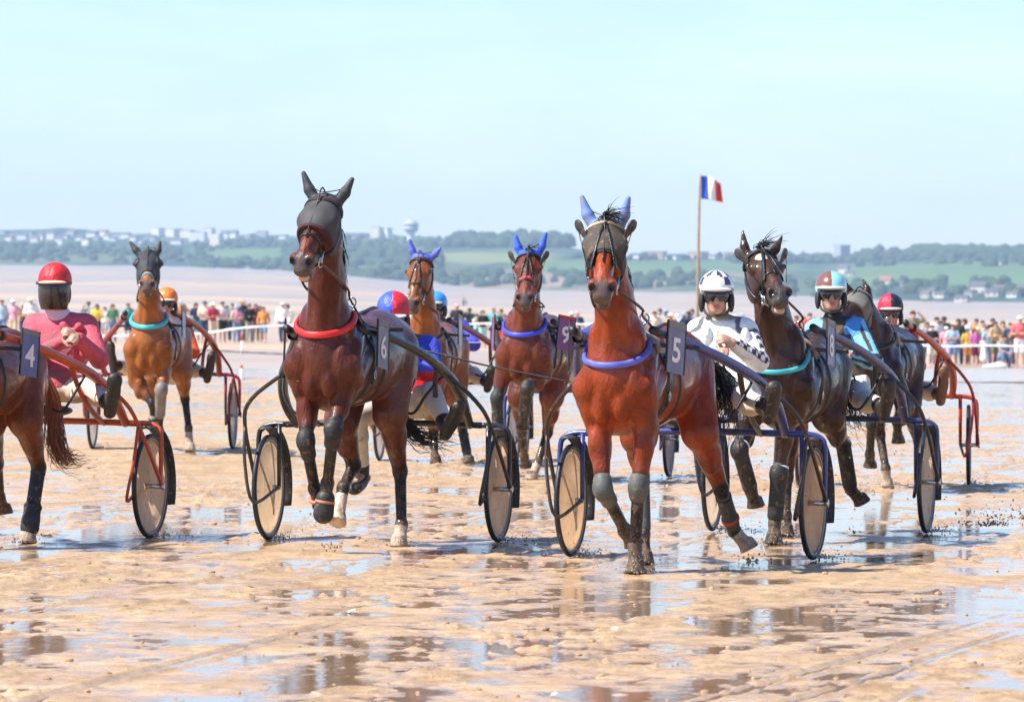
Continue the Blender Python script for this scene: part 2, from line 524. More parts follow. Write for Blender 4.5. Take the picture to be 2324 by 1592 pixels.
# ---- the far beach, climbing slowly to the foot of the hills
US = np.array([-900, -300, 0, 150, 300, 450, 600, 700, 850, 1000, 1100, 1250, 1400, 1550, 1700, 1850, 2000, 2150, 2324, 2700, 3300.])
VB = np.array([600, 600, 601, 602, 603, 607, 612, 618, 632, 645, 655, 660, 662, 664, 668, 672, 680, 684, 686, 690, 690.])     # foot of the hills
VT = np.array([530, 526, 524, 520, 526, 530, 533, 533, 527, 545, 546, 552, 578, 580, 586, 595, 588, 583, 582, 580, 580.])     # their crest
DB = np.array([5000, 5000, 5000, 5000, 4900, 4800, 4700, 4600, 4400, 4200, 4100, 4000, 3900, 3800, 3700, 3600, 3400, 3300, 3200, 3100, 3100.])
def foot(u): return np.interp(u, US, VB), np.interp(u, US, VT), np.interp(u, US, DB)
def far_z(u, D):
    vb, vt, db = foot(u); zb = CAMH + (HV - vb) * db / FPX
    t = np.clip((D - 170) / (db - 170), 0, 1.05)
    return zb * t ** 1.04
n = N('far_beach'); pos = n.pos('Object')
st = n.noise(1., 5, .6, n.vmul(pos, (.0035, .011, 0))); gr = n.noise(1., 4, .6, n.vmul(pos, (.03, .06, 0)))
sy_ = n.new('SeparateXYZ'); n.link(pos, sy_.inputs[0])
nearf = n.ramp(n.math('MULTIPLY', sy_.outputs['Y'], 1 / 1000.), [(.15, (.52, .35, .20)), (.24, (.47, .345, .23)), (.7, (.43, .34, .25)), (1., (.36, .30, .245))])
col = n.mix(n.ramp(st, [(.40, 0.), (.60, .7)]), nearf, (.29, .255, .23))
col = n.mix(n.ramp(gr, [(.35, .35), (.65, 0.)]), col, (.60, .48, .36))
n.set(n.b, Base_Color=col); n.link(n.ramp(st, [(.40, .65), (.62, .30)]), n.b.inputs['Roughness'])
n.bump(n.noise(1., 3, .6, n.vmul(pos, (.5, 1, 1))), .25, .2)
FARB = n.m
us = np.linspace(-900, 3300, 220); ds = np.concatenate([[4., 60, 110, 135], np.geomspace(160, 5000, 150)])
UU, DD = np.meshgrid(us, ds); DDc = np.minimum(DD, foot(UU)[2] + 40)
XX = (UU - CU) / FPX * DDc
XX = np.where(DDc < 400, (UU - CU) / FPX * 400, XX); 
ZZ = far_z(UU, DDc) + dip(XX, DDc) + np.where(DDc < 150, -.09, -.006) + (fbm(XX * .05, DDc * .02, 3) - .5) * np.clip((DDc - 200) / 900, 0, 1) * 1.6
o = grid_mesh('beach', XX, DDc, ZZ, FARB); tag(o, kind='structure')
# ---- hills: fields, cliff and wooded slopes
def hill_point(u, t):
    vb, vt, db = foot(u); D = db + 60 + t * 1700 * (1 + .15 * np.sin(u / 260.))
    tt = t ** .80
    v = vb + (vt - vb) * tt
    return D, v
us = np.linspace(-900, 3300, 620); ts = np.linspace(0, 1.25, 90); UU, TT = np.meshgrid(us, ts)
D, v = hill_point(UU, np.minimum(TT, 1)); v = np.where(TT > 1, v + (TT - 1) * 120, v); D = D + np.where(TT > 1, (TT - 1) * 2500, 0)
Z = CAMH + (HV - v) * D / FPX; X = (UU - CU) / FPX * D
Z = Z + (fbm(X * .012, D * .006, 4) - .5) * 9 * sstep(0, .2, TT)
cliff = sstep(.05, .12, TT) * (1 - sstep(.34, .48, TT)) * sstep(650, 1000, UU) * (1 - sstep(1750, 1950, UU))
Z = Z + cliff * (fbm(X * .03, D * .01, 3) - .5) * 14
o = grid_mesh('hills', X, D, Z, None); tag(o, kind='structure')
nz = fbm(X * .01 + 5, D * .004, 4); n2 = fbm(X * .004, D * .003 + 50, 3)
wood = np.array((.030, .060, .040)); field = np.array((.11, .185, .060)); fieldy = np.array((.20, .235, .085)); tan = np.array((.36, .26, .17)); scrub = np.array((.075, .115, .055))
def win(x, a, b, s): return sstep(a - s, a + s, x) * (1 - sstep(b - s, b + s, x))
vv = v
f1 = win(UU, 430, 660, 25) * win(vv, 562, 598, 5); f2 = win(UU, 1180, 1800, 60) * win(vv, 588, 622, 5); f3 = win(UU, 1880, 2700, 60) * win(vv, 600, 655, 8); f4 = win(UU, 940, 1260, 40) * win(vv, 575, 596, 4)
F_ = np.clip(np.maximum.reduce([f1, f2, f3, f4]) + (nz - .5) * .5, 0, 1)
Cc = np.clip(win(UU, 620, 1780, 60) * win(vv, 622, 668, 10) * sstep(.36, .54, fbm(X * .02, D * .02, 3)) , 0, 1)
low = win(UU, -900, 640, 60) * sstep(.50, .66, nz) * .4
C = wood * (1 - sstep(.40, .60, nz))[..., None] + scrub * sstep(.40, .60, nz)[..., None]
fc = np.where((f4 > f2)[..., None], fieldy, field) * (.8 + .4 * n2[..., None])
C = C * (1 - F_[..., None]) + fc * F_[..., None]; C = C * (1 - Cc[..., None] * .8) + tan * Cc[..., None] * .8
C = C * (1 - low[..., None] * .5) + tan * .8 * low[..., None] * .5
paint_attr(o.data, C.reshape(-1, 3)); o.data.materials.append(attr_cloth('hill_cover', .9, bump=0.))
HILL_U, HILL_T = us, ts
def on_hill(u, v):
    """point of the hillside seen at that height"""
    ts_ = np.linspace(0, 1, 200); D_, v_ = hill_point(np.full(200, float(u)), ts_)
    i = np.argmin(np.abs(v_ - v)) if v > v_.min() else 199
    D = D_[i]; p = at(u, v, D); return p
print('ground', time.time() - T0)
# ================================================================== woods, buildings
def lump(rng, r, sub=1):
    t = (1 + 5 ** .5) / 2
    V = np.array([(-1, t, 0), (1, t, 0), (-1, -t, 0), (1, -t, 0), (0, -1, t), (0, 1, t), (0, -1, -t), (0, 1, -t), (t, 0, -1), (t, 0, 1), (-t, 0, -1), (-t, 0, 1)], float); V /= np.linalg.norm(V[0])
    F = [(0, 11, 5), (0, 5, 1), (0, 1, 7), (0, 7, 10), (0, 10, 11), (1, 5, 9), (5, 11, 4), (11, 10, 2), (10, 7, 6), (7, 1, 8), (3, 9, 4), (3, 4, 2), (3, 2, 6), (3, 6, 8), (3, 8, 9), (4, 9, 5), (2, 4, 11), (6, 2, 10), (8, 6, 7), (9, 8, 1)]
    for _ in range(sub):
        V = list(V); nf = []; ed = {}
        def mid(a, b):
            k = (min(a, b), max(a, b))
            if k not in ed: m = (V[a] + V[b]) / 2; V.append(m / np.linalg.norm(m)); ed[k] = len(V) - 1
            return ed[k]
        for a, b, c in F:
            x, y, z = mid(a, b), mid(b, c), mid(c, a); nf += [(a, x, z), (b, y, x), (c, z, y), (x, y, z)]
        F = nf; V = np.array(V)
    return np.array(V), np.array(F)
_lv, _lf = lump(None, 1, 1)
def scatter_lumps(items, name, mat, rng, rough=.28):
    """items: (centre, radii); one joined mass"""
    Vs = []; Fs = []; k = 0
    for c, r in items:
        V = _lv * (1 + rng.uniform(-rough, rough, (len(_lv), 1))) * np.array(r) + np.array(c)
        Vs.append(V); Fs.append(_lf + k); k += len(V)
    return link(name, mesh(name, np.concatenate(Vs), np.concatenate(Fs), False), mat)
rng = np.random.RandomState(3)
def leafmat(name, a, b):
    n = N(name); f = n.noise(.10, 5, .65); n.set(n.b, Base_Color=n.ramp(f, [(.3, a), (.7, b)]), Roughness=.9); n.b.inputs['Specular IOR Level'].default_value = .1
    return n.m
LEAF = leafmat('far_leaves', (.022, .042, .026), (.070, .105, .050))
items = []
def wood(u0, u1, v0, v1, n, r0=4., r1=8.):
    for _ in range(n):
        u = rng.uniform(u0, u1); v = rng.uniform(v0, v1); p = on_hill(u, v); r = rng.uniform(r0, r1)
        items.append((p + [0, 0, r * .35], (r * rng.uniform(.8, 1.3), r, r * rng.uniform(.8, 1.15))))
wood(-500, 480, 560, 596, 330, 2.5, 5.5); wood(480, 700, 548, 566, 70, 2, 4.5); wood(640, 1000, 560, 640, 260, 3, 7); wood(690, 1000, 542, 560, 60, 2, 4)
wood(1020, 1290, 546, 560, 120, 5, 9); wood(440, 660, 596, 612, 60, 3, 6); wood(1000, 1600, 622, 652, 110, 3, 6); wood(1300, 1900, 582, 588, 60, 2.5, 4)
wood(1660, 1960, 586, 598, 80, 3.5, 6.5); wood(1960, 2900, 574, 594, 300, 4.5, 8); wood(2080, 2240, 572, 582, 40, 5, 8); wood(1700, 2900, 640, 674, 150, 3, 5); wood(-500, 640, 530, 556, 170, 1.2, 2.8)
wood(1950, 2600, 596, 604, 60, 3, 5)
tag(scatter_lumps(items, 'woodland', LEAF, rng), 'dark green woods and hedges covering the far hillsides', 'woodland', kind='stuff')
# ---- houses: walls and a pitched roof each
ORD = ['first', 'second', 'third', 'fourth', 'fifth', 'sixth', 'seventh', 'eighth', 'ninth', 'tenth', 'eleventh', 'twelfth', 'thirteenth', 'fourteenth', 'fifteenth', 'sixteenth', 'seventeenth', 'eighteenth', 'nineteenth', 'twentieth']
ORD += ['twenty-' + q for q in ORD[:9]] + ['thirtieth'] + ['thirty-' + q for q in ORD[:9]] + ['fortieth']
WALLS = {'white': (.86, .84, .80), 'cream': (.82, .72, .55), 'pink': (.62, .42, .34), 'grey': (.46, .46, .47)}
ROOFS = {'slate': (.10, .105, .13), 'red': (.34, .13, .09), 'brown': (.20, .13, .10)}
def house(u, v, w, h, wall, roof, label, flat=False, yaw=0.):
    """w, h in picture units at its distance"""
    p = on_hill(u, v); s = p[1] / FPX; W, H = w * s, h * s; dp = max(W * .7, 6)
    o = empty('house', p, yaw); tag(o, label, 'house', 'houses on the far hills')
    wm = surf('wall_' + wall, WALLS[wall], .85, var=.08, scale=.2); rm = surf('roof_' + roof, ROOFS[roof], .7, var=.15, scale=.3); gm = surf('far_window', (.05, .06, .08), .2)
    hw = H * (1. if flat else .62)
    b = MB(); b.box((0, dp / 2, hw / 2 - 1.5), (W, dp, hw + 3)); b.build('wall', wm, o, False)
    r = MB()
    if flat: r.box((0, dp / 2, hw + .25), (W + .5, dp + .5, .5))
    else:
        e = .5; z0, z1 = hw - .05, H
        r.add([(-W / 2 - e, -e, z0), (W / 2 + e, -e, z0), (W / 2 + e, dp + e, z0), (-W / 2 - e, dp + e, z0), (-W / 2 - e, dp / 2, z1), (W / 2 + e, dp / 2, z1)], [(0, 1, 5, 4), (2, 3, 4, 5), (0, 4, 3), (1, 2, 5), (0, 3, 2, 1)])
    r.build('roof', rm, o, False)
    n = max(2, int(W / 3.2)); fl = max(1, int(hw / 2.9))
    for j in range(fl):
        for i in range(n):
            g = MB(); g.box((-W / 2 + W * (i + .5) / n, -.03, 1.5 + j * 2.9), (1.1, .12, 1.3)); g.build('window', gm, o, False)
    return o
rr = random.Random(4); hs = []
def row(zone, lst):
    for i, (u, v, w, h, wall, roof, flat) in enumerate(lst):
        nm = ('%s flat block' if flat else '%s house') % wall
        house(u, v, w, h, wall, roof, '%s, %s roof, %s from left %s' % (nm, roof, ORD[i], zone), flat, rr.uniform(-.95, -.25))
Z1 = []
for u, v in ((4, 534), (30, 541), (47, 545), (62, 538), (90, 546), (112, 540), (132, 552), (158, 535), (178, 548), (205, 540), (228, 536), (254, 550), (262, 540), (300, 549), (322, 557), (338, 545), (18, 548), (76, 550), (146, 543), (192, 554), (216, 548), (240, 546), (282, 541)):
    Z1.append((u, v, rr.uniform(15, 26), rr.uniform(12, 18), rr.choice(['white', 'cream', 'white', 'grey']), rr.choice(['slate', 'slate', 'brown']), False))
Z1.sort(key=lambda t: t[0]); row('on the left hilltop', Z1)
row('in the terrace above the green field', [(352, 536, 26, 18, 'white', 'slate', True), (385, 537, 34, 17, 'cream', 'slate', True), (398, 556, 26, 16, 'white', 'slate', False), (420, 542, 30, 19, 'cream', 'red', True), (446, 549, 36, 22, 'white', 'slate', True), (470, 540, 24, 22, 'white', 'red', True), (486, 559, 26, 28, 'cream', 'slate', True), (508, 542, 20, 20, 'white', 'slate', False), (528, 545, 18, 24, 'white', 'slate', False), (560, 541, 22, 10, 'grey', 'slate', False), (592, 539, 24, 14, 'grey', 'slate', True), (640, 542, 20, 10, 'white', 'slate', False)])
row('beside the water tower', [(806, 545, 16, 12, 'white', 'slate', False), (850, 542, 22, 26, 'cream', 'slate', True), (872, 542, 22, 24, 'white', 'slate', True), (842, 556, 14, 9, 'white', 'slate', False), (906, 556, 14, 10, 'grey', 'slate', False), (918, 572, 18, 16, 'cream', 'slate', False), (950, 575, 20, 14, 'cream', 'slate', False), (973, 556, 16, 10, 'white', 'slate', False)])
row('on the cliff-foot shore behind horse 6', [(520, 604, 30, 9, 'cream', 'slate', False), (560, 612, 20, 9, 'white', 'slate', False), (596, 620, 22, 11, 'white', 'slate', False), (640, 618, 26, 10, 'cream', 'slate', False), (655, 606, 20, 14, 'white', 'slate', False), (695, 588, 20, 7, 'cream', 'brown', False)])
row('on the green plateau behind the flagpole', [(1440, 583, 30, 9, 'white', 'slate', False), (1484, 584, 42, 13, 'pink', 'red', True), (1522, 585, 30, 9, 'white', 'slate', False), (1575, 585, 40, 13, 'pink', 'red', True), (1610, 586, 30, 9, 'white', 'brown', False), (1655, 587, 26, 14, 'pink', 'red', True), (1690, 588, 40, 10, 'white', 'slate', False)])
row('near the grey tower block', [(1800, 592, 22, 10, 'white', 'slate', False), (1838, 594, 34, 15, 'pink', 'red', True), (1872, 595, 26, 12, 'cream', 'slate', False), (1912, 624, 22, 24, 'cream', 'slate', False), (1926, 628, 20, 14, 'white', 'slate', False)])
Z6 = [(2008, 652, 26, 26, 'cream', 'red', False), (2036, 652, 26, 14, 'cream', 'slate', False)]
for u, v, w, h in ((2098, 676, 20, 18), (2112, 671, 18, 20), (2130, 676, 26, 16), (2165, 668, 22, 12), (2180, 684, 30, 16), (2196, 674, 22, 18), (2218, 666, 34, 28), (2250, 672, 30, 18), (2265, 660, 26, 14), (2295, 674, 26, 14), (2314, 670, 22, 24), (2262, 600, 22, 10), (2305, 596, 22, 9)):
    Z6.append((u, v, w, h, rr.choice(['white', 'cream', 'cream']), rr.choice(['slate', 'slate', 'brown']), False))
row('in the seaside village at right', Z6)
# ---- water tower, tower block, masts
p = on_hill(933, 556); s = p[1] / FPX; o = empty('water_tower', p); o.scale = (1.35, 1.35, 1.45); tag(o, 'pale water tower with wide round head and thin antenna on the skyline', 'water tower')
wm = surf('wall_white', WALLS['white'], .85)
MB().lathe([(3.2, -4), (3.0, 8), (3.4, 9.5)], n=20).build('shaft', wm, o)
MB().lathe([(3.4, 9.5), (5.8, 11), (6.1, 12.5), (5.5, 12.7), (5.5, 14.2), (6.0, 14.4), (5.8, 16), (4.2, 16.4), (4.0, 18), (.1, 18.6)], n=24).build('tank', surf('wall_grey', WALLS['grey'], .85), o)
MB().tube([(0, 0, 18), (0, 0, 24)], .35, 6).build('antenna', wm, o)
p = on_hill(1910, 588); s = p[1] / FPX; o = empty('tower_block', p); tag(o, 'tall two-toned tower block, white and dark grey, alone on the right skyline', 'tower block')
MB().box((-5, 3, 5.5), (6.5, 8, 18)).build('stair_tower', wm, o, False); MB().box((4.2, 4, 5.5), (9.6, 9, 18)).build('wall', surf('block_dark', (.17, .18, .24), .8), o, False); MB().box((0, 4, 14.8), (19, 9.6, .6)).build('roof', surf('wall_grey', WALLS['grey'], .85), o, False)
for i in range(5):
    for j in range(4): MB().box((1.0 + j * 2.1, -.55, 1.2 + i * 2.7), (1.1, .2, 1.4)).build('window', surf('far_window', (.05, .06, .08), .2), o, False)
p = on_hill(1897, 588); o = empty('radio_mast', p); tag(o, 'thin red and white radio mast beside the tower block', 'mast')
for i in range(6): MB().tube([(0, 2, i * 4.2), (0, 2, i * 4.2 + 4.2)], .45 - .05 * i, 6).build('mast_section', surf('mast_red', (.45, .12, .10), .6) if i % 2 else wm, o)
print('background', time.time() - T0)
# ================================================================== horses
def coat_material(name, body, under, dark=(.012, .009, .008), gloss=.40):
    n = N(name); body = tuple(x * .86 for x in body)
    a = n.new('Attribute', attribute_name='col')          # R black points, G white marks, B pale clipped coat
    s = n.new('SeparateColor'); n.link(a.outputs['Color'], s.inputs[0])
    pos = n.pos()
    streak = n.noise(5.5, 5, .62, n.vmul(pos, (1.5, 1.1, .55)), .6)
    c = n.mix(n.ramp(n.noise(3.2, 5, .65), [(.34, 0.), (.66, 1.)]), tuple(x * .42 for x in body), tuple(x * 1.15 for x in body))
    c = n.mix(n.math('MULTIPLY', s.outputs['Blue'], n.ramp(n.noise(2.2, 3), [(.35, .55), (.6, 1.)])), c, under)
    fine = n.noise(150, 3, .7, n.vmul(pos, (1, 1, .22)))
    c = n.mix(n.ramp(fine, [(.34, .35), (.60, .0)]), c, tuple(x * .38 for x in body))
    c = n.mix(n.math('MULTIPLY', a.outputs['Alpha'], .88), c, (.085, .070, .062)); c = n.mix(s.outputs['Red'], c, dark)
    wn = n.math('GREATER_THAN', n.math('ADD', s.outputs['Green'], n.math('MULTIPLY', n.math('SUBTRACT', n.noise(18, 4), .5), .5)), .5)
    c = n.mix(wn, c, (.62, .50, .38))
    # mud thrown up: spots everywhere, a crust towards the hooves
    z = n.new('SeparateXYZ'); n.link(pos, z.inputs[0])
    low = n.math('MULTIPLY', n.math('SUBTRACT', 1.2, z.outputs['Z']), .17)
    m = n.math('GREATER_THAN', n.math('ADD', n.noise(95, 4, .75), low), .735)
    m2 = n.ramp(n.math('ADD', n.noise(14, 5, .7), n.math('MULTIPLY', n.math('SUBTRACT', .62, z.outputs['Z']), .30)), [(.55, 0.), (.72, .62)])
    c = n.mix(n.math('MULTIPLY', m, .75), c, (.30, .20, .12)); c = n.mix(m2, c, (.17, .115, .07))
    n.set(n.b, Base_Color=c)
    wet = n.ramp(n.noise(4.5, 5, .65), [(.36, gloss - .16), (.62, gloss + .16)])
    r = n.mix(n.math('MULTIPLY', s.outputs['Red'], .6), wet, (.5, .5, .5)); r = n.mix(m2, r, (.8, .8, .8))
    n.link(r, n.b.inputs['Roughness'])
    n.b.inputs['Specular IOR Level'].default_value = .22
    n.set(n.b, Coat_Roughness=.12, Coat_IOR=1.4); n.link(n.ramp(n.noise(3.6, 4, .6), [(.40, .05), (.60, .60)]), n.b.inputs['Coat Weight'])
    vo = n.new('TexVoronoi', feature='DISTANCE_TO_EDGE'); n.set(vo, Scale=5.0); wv = n.new('VectorMath', operation='ADD')
    nz = n.new('TexNoise'); n.set(nz, Scale=4., Detail=3); n.link(n.vmul(pos, (1, 1, .5)), nz.inputs['Vector']); n.link(n.vmul(pos, (1.2, 1.2, .6)), wv.inputs[0]); n.link(n.vmul(nz.outputs['Color'], (.5, .5, .5)), wv.inputs[1]); n.link(wv.outputs[0], vo.inputs['Vector'])
    vein = n.ramp(vo.outputs['Distance'], [(.0, 1.), (.035, 0.)])
    hgt = n.math('ADD', n.math('MULTIPLY', streak, 1.5), n.math('MULTIPLY', fine, .10))
    hgt = n.math('ADD', hgt, n.math('MULTIPLY', vein, .10)); hgt = n.math('ADD', hgt, n.math('MULTIPLY', n.noise(26, 3, .6, n.vmul(pos, (1, 1, .6))), .28))
    n.bump(hgt, .62, .028)
    return n.m
def head_frame(poll, muz, roll=0.):
    a = _n(np.array(muz) - np.array(poll))
    x = _n(np.cross(a, np.array([0, 0, 1.]))) 
    nrm = np.cross(x, a)
    if nrm[2] < 0: x, nrm = -x, -nrm
    if roll:
        cr, sr = math.cos(roll), math.sin(roll)
        x, nrm = x * cr + nrm * sr, nrm * cr - x * sr
    return np.array([x, a, nrm])          # rows: across, poll to muzzle, out of the face
HX, HN = 1.17, 1.12                        # breadth and depth of the head
def head_solid(S, P, R, ears=None, k=.02, er=(.031, .008)):
    L = lambda x, s_, n_: np.array(P) + x * HX * R[0] + s_ * R[1] + n_ * HN * R[2]
    q = lambda x, s_, n_: (x * HX, s_, n_ * HN)
    S.ell(L(0, .07, -.045), q(.092, .13, .10), R, .03)
    S.ell(L(0, .17, -.015), q(.096, .13, .072), R, .03)
    for e in (-1, 1):
        S.ell(L(e * .082, .185, -.006), q(.030, .052, .034), R, .025)
        S.ell(L(e * .062, .21, -.115), q(.034, .135, .105), R, .02)
    S.cone(L(0, .20, -.02), L(0, .47, -.018), .088, .060, .03, (R[0], .90))
    S.ell(L(0, .36, .022), q(.036, .17, .026), R, .02)
    S.cone(L(0, .24, -.15), L(0, .50, -.085), .062, .038, .03)
    S.ell(L(0, .525, -.035), q(.060, .085, .066), R, .025)
    for e in (-1, 1):
        S.ell(L(e * .046, .540, .002), q(.030, .050, .030), R, .010)
    S.ell(L(0, .595, -.045), q(.050, .034, .042), R, .015)
    S.ell(L(0, .560, -.112), q(.037, .056, .030), R, .008)
    for e in (-1, 1):
        S.ell(L(e * .050, .574, .014), q(.016, .028, .024), R, .006, sub=True)
    if ears is not None:
        for e, tip in zip((-1, 1), ears):
            b = L(e * .055, .0, -.035); tip = np.array(tip)
            mid = b + (tip - b) * .45 + R[0] * e * .012
            S.cone(b, mid, .032, er[0], .02)
            S.cone(mid, tip, er[0], er[1], .012)
    return L
def horse(sp):
    fr = sp['frame']; G = lambda t: fr.loc(*t)
    dz = sp.get('dz', 0.); h = sp.get('h', .012); bw = sp.get('bw', 1.)
    S = Solid()
    Z = lambda x, y, z: np.array([x, y, z + dz])
    # trunk
    S.ell(Z(0, 1.35, 1.12), (.262 * bw, .62, .29), k=.09)
    S.ell(Z(0, 1.05, 1.18), (.25 * bw, .5, .24), k=.09)
    S.ell(Z(0, 1.85, 1.11), (.218 * bw, .32, .315), k=.09)
    S.ell(Z(0, 2.0, 1.18), (.172, .20, .25), k=.07)
    S.ell(Z(0, .80, 1.23), (.235, .38, .24), k=.09)
    S.ell(Z(0, 1.74, 1.385), (.070, .28, .085), k=.09)
    for e in (-1, 1):
        S.ell(Z(e * .125, .60, 1.12), (.12, .17, .26), k=.06)
        S.cone(Z(e * .10, 1.72, 1.33), Z(e * .160, 2.06, 1.10), .085, .098, .035); S.cone(Z(e * .165, 1.62, 1.20), Z(e * .175, 1.98, 1.02), .07, .085, .03)
        S.ell(Z(e * .060, 2.105, 1.00), (.062, .078, .13), k=.018)
        S.ell(Z(e * .130, 2.09, 1.13), (.072, .086, .15), k=.014); S.ell(Z(e * .150, 2.04, .98), (.058, .08, .11), k=.02)
        S.ell(Z(e * .115, 1.99, 1.33), (.062, .11, .16), k=.022)
    # neck and head
    poll, muz = G(sp['poll']), G(sp['muzzle'])
    R = head_frame(poll, muz, sp.get('roll', 0.)); P = poll
    ears = [G(t) for t in sp['ears']] if 'ears' in sp else None
    if ears is not None and ears[0][0] > ears[1][0]: ears = ears[::-1]
    if R[0][0] < 0 and ears is not None: ears = ears[::-1]
    nb = Z(0, 1.93, 1.34); nt_ = P + R[1] * .055 - R[2] * .085
    m1 = nb * .62 + nt_ * .38 + np.array([0, .0, .02]); m2 = nb * .28 + nt_ * .72 + np.array([0, -.02, .02])
    fl = (np.array([1., 0, 0]), .68)
    S.cone(nb, m1, .215, .158, .07, fl); S.cone(m1, m2, .158, .124, .05, fl); S.cone(m2, nt_, .124, .100, .04, fl)
    for e in (-1, 1):                                          # the long muscle and the groove beside the windpipe
        S.cone(Z(e * .065, 2.08, 1.26), m2 + np.array([e * .045, .04, 0]), .055, .036, .016)
    S.cone(Z(0, 2.13, 1.28), m2 + np.array([0, .085, -.02]), .048, .038, .02)
    head_solid(S, P, R, ears)
    # legs
    legs = {}
    for key in ('FR', 'FL', 'HR', 'HL'):
        if key not in sp: continue
        e = 1 if key[1] == 'R' else -1
        J = [G(t) for t in sp[key]]; planted = J[-1][2] < .06
        if planted: J[-1][2] = .0
        legs[key] = J
        if key[0] == 'F':
            E, K, Fk, H = J
            S.cone(Z(e * .155, 2.05, 1.08), E, .098, .078, .04)
            S.cone(E, K, .074, .042, .03); S.ell(E * .70 + K * .30 + np.array([e * .012, .022, 0]), (.058, .060, .12), k=.02); S.ell(E * .62 + K * .38 + np.array([-e * .015, -.03, 0]), (.045, .05, .12), k=.02)
            S.ell(K, (.047, .050, .060), k=.016)
            S.cone(K, Fk, .041, .034, .02); S.cone(K - [0, .022, 0], Fk - [0, .022, 0], .026, .026, .02)
        else:
            St, C, Fk, H = J
            S.cone(Z(e * .135, .78, 1.20), St, .165, .118, .05)
            S.cone(St, C, .102, .046, .035); S.ell(St * .66 + C * .34 + np.array([e * .012, -.03, 0]), (.070, .088, .15), k=.025)
            S.ell(C, (.050, .060, .066), k=.018)
            bk = _n(St - C); pt = C + bk * .05 - _n(np.array([0, 1., .2])) * .045
            S.cone(pt, C, .028, .035, .02)
            S.cone(C, Fk, .041, .034, .02); S.cone(C - [0, .024, 0], Fk - [0, .022, 0], .028, .026, .02)
        S.ell(Fk, (.042, .047, .048), k=.014)
        d = _n(H - Fk)
        S.cone(Fk, H - d * .06, .040, .044, .02)
        sole = np.array([0, 0, -1.]) if planted else _n(d * .8 + np.array([0, .35, -.2]))
        if planted: S.frustum(H + [0, -.012, .085], H, .048, .068, .012)
        else: S.frustum(H - sole * .075, H, .048, .066, .012)
    mat = sp['mat']
    V, F = S.vf(h)
    me = mesh('horse', V, F); P32 = V.astype(np.float32)
    # colour regions of the coat
    dk = np.zeros(len(V)); wh = np.zeros(len(V))
    for key, J in legs.items():
        lo_ = np.minimum.reduce([seg_dist(P32, J[1], J[2]), seg_dist(P32, J[2], J[3])])
        up = seg_dist(P32, J[0], J[1])
        low = sstep(.13, .075, lo_)
        dk = np.maximum(dk, low * sp.get('points', 1.))
        if key in sp.get('socks', ()):
            q = J[2] * .55 + J[3] * .45
            wh = np.maximum(wh, sstep(.10, .05, seg_dist(P32, q, J[3] + (J[3] - J[2]) * .3)))
    mz = P + .57 * R[1] - .05 * R[2]
    mzl = sstep(.125, .075, np.linalg.norm(P32 - mz, axis=1))
    for e in (-1, 1): dk = np.maximum(dk, sstep(.034, .020, np.linalg.norm(P32 - (P + e * .050 * HX * R[0] + .576 * R[1] + .012 * R[2]), axis=1)))
    crest = seg_dist(P32, Z(0, 1.75, 1.52), P + R[1] * .02 - R[2] * .11)
    dk = np.maximum(dk, sstep(.10, .04, crest))
    if 'star' in sp:
        x0, s0, r0 = sp['star']; q = P + x0 * R[0] + s0 * R[1] + .05 * R[2]
        wh = np.maximum(wh, sstep(r0 * 1.5, r0 * .6, np.linalg.norm(P32 - q, axis=1)))
    pale = sstep(1.55, 1.05, P32[:, 1]) * sstep(.75, .95, P32[:, 2]) * sstep(.10, .2, np.abs(P32[:, 0])) * sp.get('clip', 0.)
    pale = pale * (1 - sstep(.85, .60, P32[:, 1]))
    paint_attr(me, np.stack([dk, wh, pale, mzl], 1))
    o = link('horse', me, mat); fr.place(o)
    tag(o, sp['label'], 'horse', 'trotting horses in the race')
    o['_'] = 0; del o['_']
    L = lambda x, s_, n_: P + x * HX * R[0] + s_ * R[1] + n_ * HN * R[2]
    # eyes
    if not sp.get('hood') and not sp.get('masked'):
        for e in (-1, 1):
            V2, F2 = Solid().ell((0, 0, 0), .022).vf(.006)
            q = link('eye', mesh('eye', V2 + L(e * .103, .185, .004), F2), surf('eye_dark', (.012, .006, .004), .06, spec=.9, var=0), o)
    b = dict(o=o, S=S, P=P, R=R, L=L, legs=legs, Z=Z, sp=sp, fr=fr, G=G, ears=ears, dz=dz, m1=m1, m2=m2, nt=nt_)
    return b
def hairs(name, roots, n, length, dirs, droop, parent, mat, spread=.05, r0=.006, seed=1, segs=7, curl=.02):
    """a lock of tapering hairs as one mesh"""
    rng = random.Random(seed); mb = MB(); roots = np.array(roots, float)
    for i in range(n):
        t = rng.random() * (len(roots) - 1); j = min(int(t), len(roots) - 2); f = t - j
        p = roots[j] * (1 - f) + roots[j + 1] * f + np.array([rng.gauss(0, .008) for _ in range(3)])
        d = np.array(dirs, float); d = d if d.ndim == 1 else d[j] * (1 - f) + d[j + 1] * f
        d = _n(d + np.array([rng.gauss(0, spread) for _ in range(3)]))
        Ln = length * rng.uniform(.55, 1.1); pts = [p.copy()]; c = np.array([rng.gauss(0, curl) for _ in range(3)])
        for s_ in range(segs):
            d = _n(d + np.array(droop) / segs * (1 + .5 * s_ / segs) + c); p = p + d * Ln / segs; pts.append(p.copy())
        rr = r0 * rng.uniform(.6, 1.2)
        mb.tube(pts, list(np.linspace(rr, rr * .15, len(pts))), 4, False)
    return mb.build(name, mat, parent)
